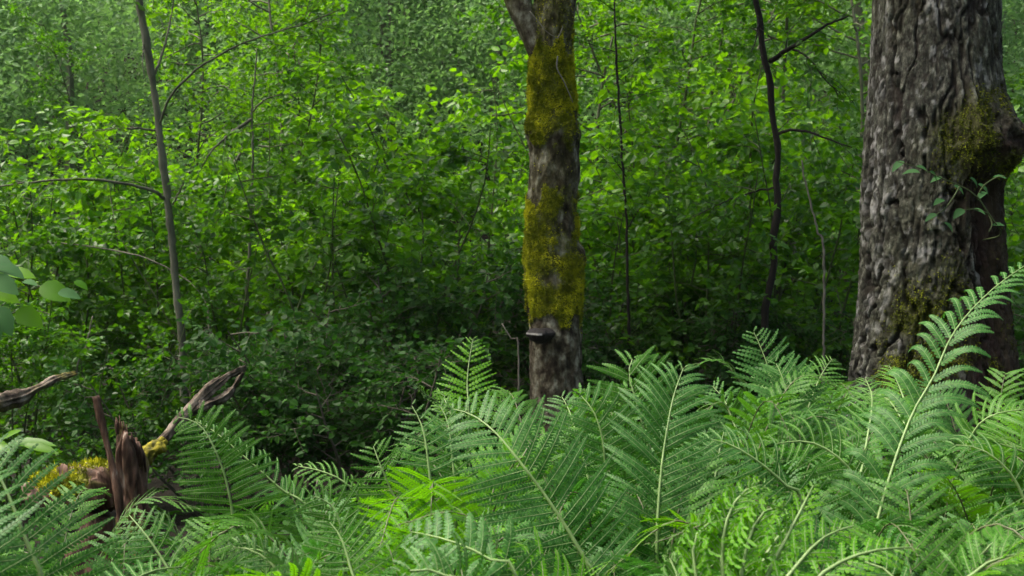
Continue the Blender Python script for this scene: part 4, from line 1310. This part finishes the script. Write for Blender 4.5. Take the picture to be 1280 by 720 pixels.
SD = 3.6
def stump():
    p = at(165, 640, SD)
    g = float(ground_h(p[0], p[1]))
    root = empty('broken_stump', (p[0], p[1], g), 'splintered reddish brown stump with a jagged top beside the mossy log', 'stump')
    mb = MB()
    seg, n = 64, 90
    zt = zat(522, SD)
    zs = np.linspace(g - .05, zt, n)
    th = np.linspace(0, 6.2832, seg, endpoint=False)
    cx = np.interp(zs, [g, zat(640, SD), zat(560, SD), zt], [at(172, 640, SD)[0], at(168, 640, SD)[0], at(163, 560, SD)[0], at(158, 520, SD)[0]])
    rad = np.interp(zs, [g, zat(680, SD), zat(620, SD), zat(560, SD), zt], [.075, .050, .042, .037, .024])
    # every column ends at its own splintered height
    prof = .5 + .5 * np.cos(th - math.radians(215))
    top = zat(556, SD) + (zt - zat(556, SD)) * (.1 + .9 * prof ** 1.6) + (vnoise(np.stack([th * 9, 0 * th, 0 * th], 1), 4) - .5) * .035
    X = cx[:, None] + rad[:, None] * np.cos(th)[None]
    Y = p[1] + rad[:, None] * np.sin(th)[None] * .9
    Zz = np.minimum(zs[:, None], top[None]) + 0 * X
    P = np.stack([X, Y, Zz], -1).reshape(-1, 3)
    d = np.tile(np.stack([np.cos(th), np.sin(th), 0 * th], 1), (n, 1))
    P = P + d * ((np.abs(fbm(P * [45, 45, 6], 3, 3) - .5) - .12) * .09 + (fbm(P * [12, 12, 8], 3, 4) - .5) * .03)[:, None]
    i = np.arange(n - 1)[:, None] * seg; j = np.arange(seg)[None]; k = (j + 1) % seg
    q = np.stack([i + j, i + k, i + seg + k, i + seg + j], -1).reshape(-1, 4)
    c2 = P[-seg:].mean(0) - Z * .09
    mb.add(np.vstack([P, c2]), q, [[(n - 1) * seg + a, (n - 1) * seg + (a + 1) % seg, n * seg] for a in range(seg)])
    vv = mb.verts()
    mb.build('trunk', M['snag_wood'], root, attrs={'moss': .5 * sstep(.55, .7, fbm(vv * 10, 3, 8))})
    sp = MB()
    for a, b, c_, w in ((147, 530, 521, .006), (151, 534, 519, .003), (156, 540, 526, .006), (160, 548, 530, .003), (166, 550, 540, .005), (152, 545, 527, .004), (174, 562, 552, .004), (180, 570, 560, .003), (170, 560, 546, .002)):
        tube(sp, np.array([at(a + 2, b + 20, SD - .02), at(a, b, SD - .03), at(a - 2, c_, SD - .03)]), [w * 1.3, w, .001], 5)
    sp.build('splinters', M['snag_wood'], root, attrs={'moss': np.zeros(len(sp.verts()))})
    return root


stump()
# slanting stick
mb = MB(); p0 = at(152, 640, SD - .12); g0 = float(ground_h(p0[0], p0[1]))
v = lumpy(mb, [np.array([p0[0] + .03, p0[1], g0]), at(150, 640, SD - .12), at(142, 590, SD - .12), at(130, 540, SD - .12), at(119, 495, SD - .12)], [.014, .015, .014, .011, .006], 30, .012, 4, groove=.006)
o = mb.build('slanting_stick', M['snag_wood'], attrs={'moss': np.zeros(len(v))})
tag(o, 'dark brown dead stick leaning against the broken stump', 'stick')
# mossy log
lr = empty('mossy_log', at(90, 640, SD + .15) * [1, 1, 0] + Z * float(ground_h(*at(90, 640, SD + .15)[:2])), 'rotten moss topped log lying left of the broken stump', 'log')
mb = MB()
v = lumpy(mb, [at(40, 622, SD + .35), at(75, 615, SD + .25), at(112, 610, SD + .1), at(142, 606, SD + .02)], [.05, .062, .075, .07], 60, .05, 6, (16, 16, 16), groove=.02)
mos = sstep(.045, .075, v[:, 2] - (v[:, 2].min() + .05)) * sstep(.35, .5, fbm(v * 9, 3, 2)) * sstep(at(138, 600, SD)[0], at(120, 600, SD)[0], v[:, 0])
mb.build('log', M['snag_wood'], lr, attrs={'moss': mos})
mb2 = MB()
v2 = lumpy(mb2, [at(128, 640, SD + .1), at(122, 670, SD + .1), at(118, 720, SD + .1), at(116, 800, SD + .1)], [.06, .08, .1, .13], 30, .06, 7)
mb2.build('root_plate', M['snag_wood'], lr, attrs={'moss': .0 * v2[:, 0]})
rng = np.random.default_rng(4)
ii = rng.choice(len(v), 5200, p=mos / mos.sum())
mm = MB(); bv, bt = blades(rng, v[ii] + rng.normal(0, .004, (5200, 3)), np.tile(Z, (5200, 1)), .014, .0024, .6, 0)
mm.add(bv, None, bt); mm.build('moss', M['moss'], lr, smooth=False)
# grey broken branch
br = empty('broken_branch', at(186, 575, SD + .1), 'grey weathered forked branch with a yellow lichen end rising right from the stump', 'branch')
mb = MB()
va = lumpy(mb, [at(176, 590, SD + .1), at(190, 567, SD + .1), at(212, 540, SD + .15), at(238, 510, SD + .2), at(262, 488, SD + .25), at(282, 472, SD + .3), at(307, 459, SD + .35)],
           [.017, .018, .016, .020, .018, .014, .005], 40, .016, 9, (30, 30, 8), n=110, groove=.012)
vb = lumpy(mb, [at(232, 520, SD + .18), at(258, 506, SD + .22), at(280, 497, SD + .26), at(296, 478, SD + .3), at(304, 466, SD + .3)], [.012, .018, .013, .009, .003], 30, .018, 10, (30, 30, 8), groove=.012)
vc = lumpy(mb, [at(246, 500, SD + .22), at(262, 482, SD + .26), at(275, 470, SD + .3)], [.012, .012, .003], 12, .01, 12, n=24)
allv = mb.verts()
pxs = 640 + (allv[:, 0] / allv[:, 1]) * FPX
mb.build('wood', M['old_wood'], br, attrs={'lichen': np.zeros(len(allv))})
mb = MB()
vv = lumpy(mb, [at(172, 582, SD + .05), at(182, 572, SD + .06), at(193, 562, SD + .08), at(206, 548, SD + .1)], [.014, .022, .020, .012], 40, .05, 19, (45, 45, 45), n=50)
mb.build('lichen', M['old_wood'], br, attrs={'lichen': np.ones(len(vv))})
# mossy fallen branch on the left edge
mb = MB()
v = lumpy(mb, [at(-60, 520, 4.4), at(-10, 506, 4.5), at(25, 497, 4.6), at(45, 486, 4.65), at(70, 474, 4.7), at(95, 466, 4.8)], [.03, .026, .026, .02, .014, .008], 30, .03, 3, (18, 18, 18), n=90, groove=.012)
o = mb.build('fallen_branch', M['old_wood'], attrs={'lichen': .6 * sstep(.5, .65, fbm(v * 8, 3, 3))})
tag(o, 'mossy crooked fallen branch reaching in from the left edge', 'branch')
mb = MB()
tube(mb, spline([at(88, 470, 4.8), at(72, 500, 4.7), at(60, 520, 4.7)], 12), np.linspace(.010, .005, 12), 6)
# long bare twigs in the thicket
for lab, pts, r in (('long thin bare twig crossing the leaves at the left edge', [(0, 298, 8.0), (70, 303, 7.9), (150, 314, 7.7), (200, 330, 7.6), (250, 366, 7.5), (262, 420, 7.4)], 1.6),
                    ('pale dead twig standing in the shrubs above the mossy fallen branch', [(96, 470, 6.0), (108, 430, 6.0), (116, 395, 6.0)], 2.4),
                    ('thin grey twig slanting in front of the leaves left of the mossy trunk', [(648, 440, 5.6), (640, 425, 5.6), (628, 405, 5.6)], 2.6),
                    ('bare dead twig standing among the ferns right of the arching fern', [(384, 660, 2.6), (390, 630, 2.6), (397, 600, 2.6)], 3)):
    P = [at(*p) for p in pts]
    last = P[-1] if 'long' in lab else P[0]
    gp = np.array([last[0], last[1] + .02, float(ground_h(last[0], last[1])) - .02])
    P = P + [gp] if 'long' in lab else [gp] + P
    mb = MB(); tube(mb, spline(P, 40) + R.normal(0, .0015, (40, 3)), np.linspace(r * 1.2, r * .7, 40) * mpp(pts[0][2]) * .5, 6)
    tag(mb.build('dead_twig', M['dead_twig']), lab, 'twig')

# ------------------------------------------------------------------ near hazel at the left edge
def hazel():
    d = 1.9
    base = np.array([at(-120, 600, d)[0], at(-120, 600, d)[1], 0])
    root = empty('hazel_shrub', base, 'near hazel twig with broad leaves entering at the left edge', 'shrub')
    st, lf = MB(), MB()
    tube(st, spline([base, at(-110, 600, d), at(-70, 430, d), at(-30, 350, d)], 30), np.linspace(.010, .004, 30), 6)
    tube(st, spline([at(-70, 430, d), at(-20, 405, d - .02), at(20, 390, d - .04)], 14), np.linspace(.003, .0012, 14), 5)
    tube(st, spline([at(-30, 350, d), at(10, 345, d), at(60, 362, d - .02)], 14), np.linspace(.003, .0012, 14), 5)
    tube(st, spline([at(-30, 350, d), at(-20, 335, d), at(0, 330, d)], 14), np.linspace(.003, .0012, 14), 5)
    st.build('stems', M['twig_green'], root)
    L = [  # px,py,depth, dir(x,y,z), size px, bright
        (50, 358, 1.86, (.9, -.2, -.25), 50, 1, (.1, -.75, .6)), (72, 366, 1.82, (1, .1, -.05), 34, 0, (.1, -.5, .8)),
        (20, 388, 1.84, (.8, -.2, -.35), 46, 1, (-.2, -.7, .6)), (-12, 384, 1.8, (.75, -.3, -.6), 54, 0, (.4, -.6, .7)),
        (-20, 398, 1.78, (.6, -.3, -.8), 48, 0, (.5, -.6, .6)), (-8, 334, 1.86, (1, -.1, -.1), 48, 0, (.1, -.35, .9)),
        (-14, 348, 1.82, (1, -.2, -.3), 50, 0, (0, -.6, .8)), (10, 342, 1.9, (.9, 0, .05), 40, 1, (0, -.5, .8)), (28, 352, 1.84, (.9, -.2, 0), 24, 0, (0, -.3, .9)),
        (-20, 326, 1.84, (1, -.2, .1), 45, 0, (0, -.4, .9)), (92, 352, 1.95, (.9, 0, -.3), 24, 1, (0, -.4, .9)), (-14, 366, 1.9, (.9, 0, -.1), 46, 1, (0, -.5, .8))]
    for b in (0, 1):
        S = [l for l in L if l[5] == b]
        mb = MB()
        leaves(mb, np.array([at(*l[:3]) for l in S]), np.array([l[3] for l in S]), np.array([l[6] for l in S], float), np.array([l[4] * .82 * mpp(l[2]) for l in S]), .74, .09, 2, droop=.3)
        mb.build('leaves', M['leaf_bright' if b else 'leaf_blueglossy'], root)
    # herb with pointed bright leaves above the corner fern
    b2 = np.array([at(10, 600, 2.1)[0], at(10, 600, 2.1)[1], 0])
    r2 = empty('woodland_herb', b2, 'herb with pointed bright green leaves above the bottom left fern', 'plant')
    st = MB(); tube(st, spline([b2, at(8, 620, 2.1), at(20, 560, 2.05)], 16), np.linspace(.004, .0015, 16), 5)
    st.build('stem', M['twig_green'], r2)
    S = [(10, 556, 2.05, (1, -.1, .12), 62, (0, -.35, .9)), (30, 556, 2.0, (1, -.2, -.1), 46, (0, -.5, .85)), (-6, 552, 2.0, (.7, -.5, -.2), 34, (0, -.8, .6)), (20, 560, 2.05, (-.9, -.2, .1), 40, (0, -.5, .8)),
         (4, 548, 2.05, (.5, -.2, .3), 30, (0, -.6, .7))]
    mb = MB()
    leaves(mb, np.array([at(*l[:3]) for l in S]), np.array([l[3] for l in S]), np.array([l[5] for l in S], float), np.array([l[4] * mpp(l[2]) for l in S]), .34, .05, 2, droop=.15)
    mb.build('leaves', M['leaf_bright'], r2)


hazel()

for r in SH.values():
    for ch in list(r.children): bpy.data.objects.remove(ch)
    bpy.data.objects.remove(r)

# ------------------------------------------------------------------ camera, light, render settings
sc = bpy.context.scene
cd = bpy.data.cameras.new('camera')
cd.lens = 36 * FPX / 1280
cd.sensor_width = 36
cd.clip_end = 2000
cd.dof.use_dof = True
cd.dof.focus_distance = 3.0
cd.dof.aperture_fstop = 14.0
co = bpy.data.objects.new('camera', cd)
co.location = CAM
co.rotation_euler = (math.pi / 2 - PITCH, 0, 0)
COL.objects.link(co)
sc.camera = co

EL, AZ = math.radians(62), math.radians(-84)      # sun high, from the left and a little behind the camera
w = bpy.data.worlds.new('World'); sc.world = w; w.use_nodes = True
nt = w.node_tree
sky = nt.nodes.new('ShaderNodeTexSky'); sky.sky_type = 'NISHITA'; sky.sun_disc = False
sky.sun_elevation = EL; sky.sun_rotation = AZ
sky.air_density = 1.0; sky.dust_density = 8.0; sky.ozone_density = 1.0
bg = nt.nodes['Background']; bg.inputs[1].default_value = .12
nt.links.new(sky.outputs[0], bg.inputs[0])
sd = bpy.data.lights.new('sun', 'SUN'); sd.energy = 1.3; sd.angle = math.radians(20); sd.color = (1, .96, .9)
so = bpy.data.objects.new('sun', sd)
dirv = Vector((math.sin(AZ) * math.cos(EL), math.cos(AZ) * math.cos(EL), math.sin(EL)))
so.rotation_euler = dirv.to_track_quat('Z', 'Y').to_euler()
COL.objects.link(so)

hz = MB()
lo, hi = np.array([-330., -160., -3.]), np.array([330., 410., 42.])
hv = np.array([[x, y, z] for z in (lo[2], hi[2]) for y in (lo[1], hi[1]) for x in (lo[0], hi[0])])
hz.add(hv, [[0, 2, 3, 1], [4, 5, 7, 6], [0, 1, 5, 4], [2, 6, 7, 3], [0, 4, 6, 2], [1, 3, 7, 5]])
hm, hnt, hN, hout = newmat('haze')
pv = hN('ShaderNodeVolumePrincipled'); pv.inputs['Density'].default_value = .0004; pv.inputs['Color'].default_value = (.8, .9, .85, 1)
hnt.links.new(pv.outputs[0], hout.inputs['Volume'])
tag(hz.build('haze', hm, smooth=False), kind='stuff')
sc.view_settings.view_transform = 'Standard'
sc.view_settings.look = 'None'
sc.view_settings.exposure = 1.74
sc.view_settings.gamma = 1
cy = sc.cycles
cy.max_bounces = 7
cy.diffuse_bounces = 4
cy.transmission_bounces = 4
cy.glossy_bounces = 2
cy.caustics_reflective = False
cy.caustics_refractive = False
cy.use_denoising = True
cy.denoiser = 'OPENIMAGEDENOISE'
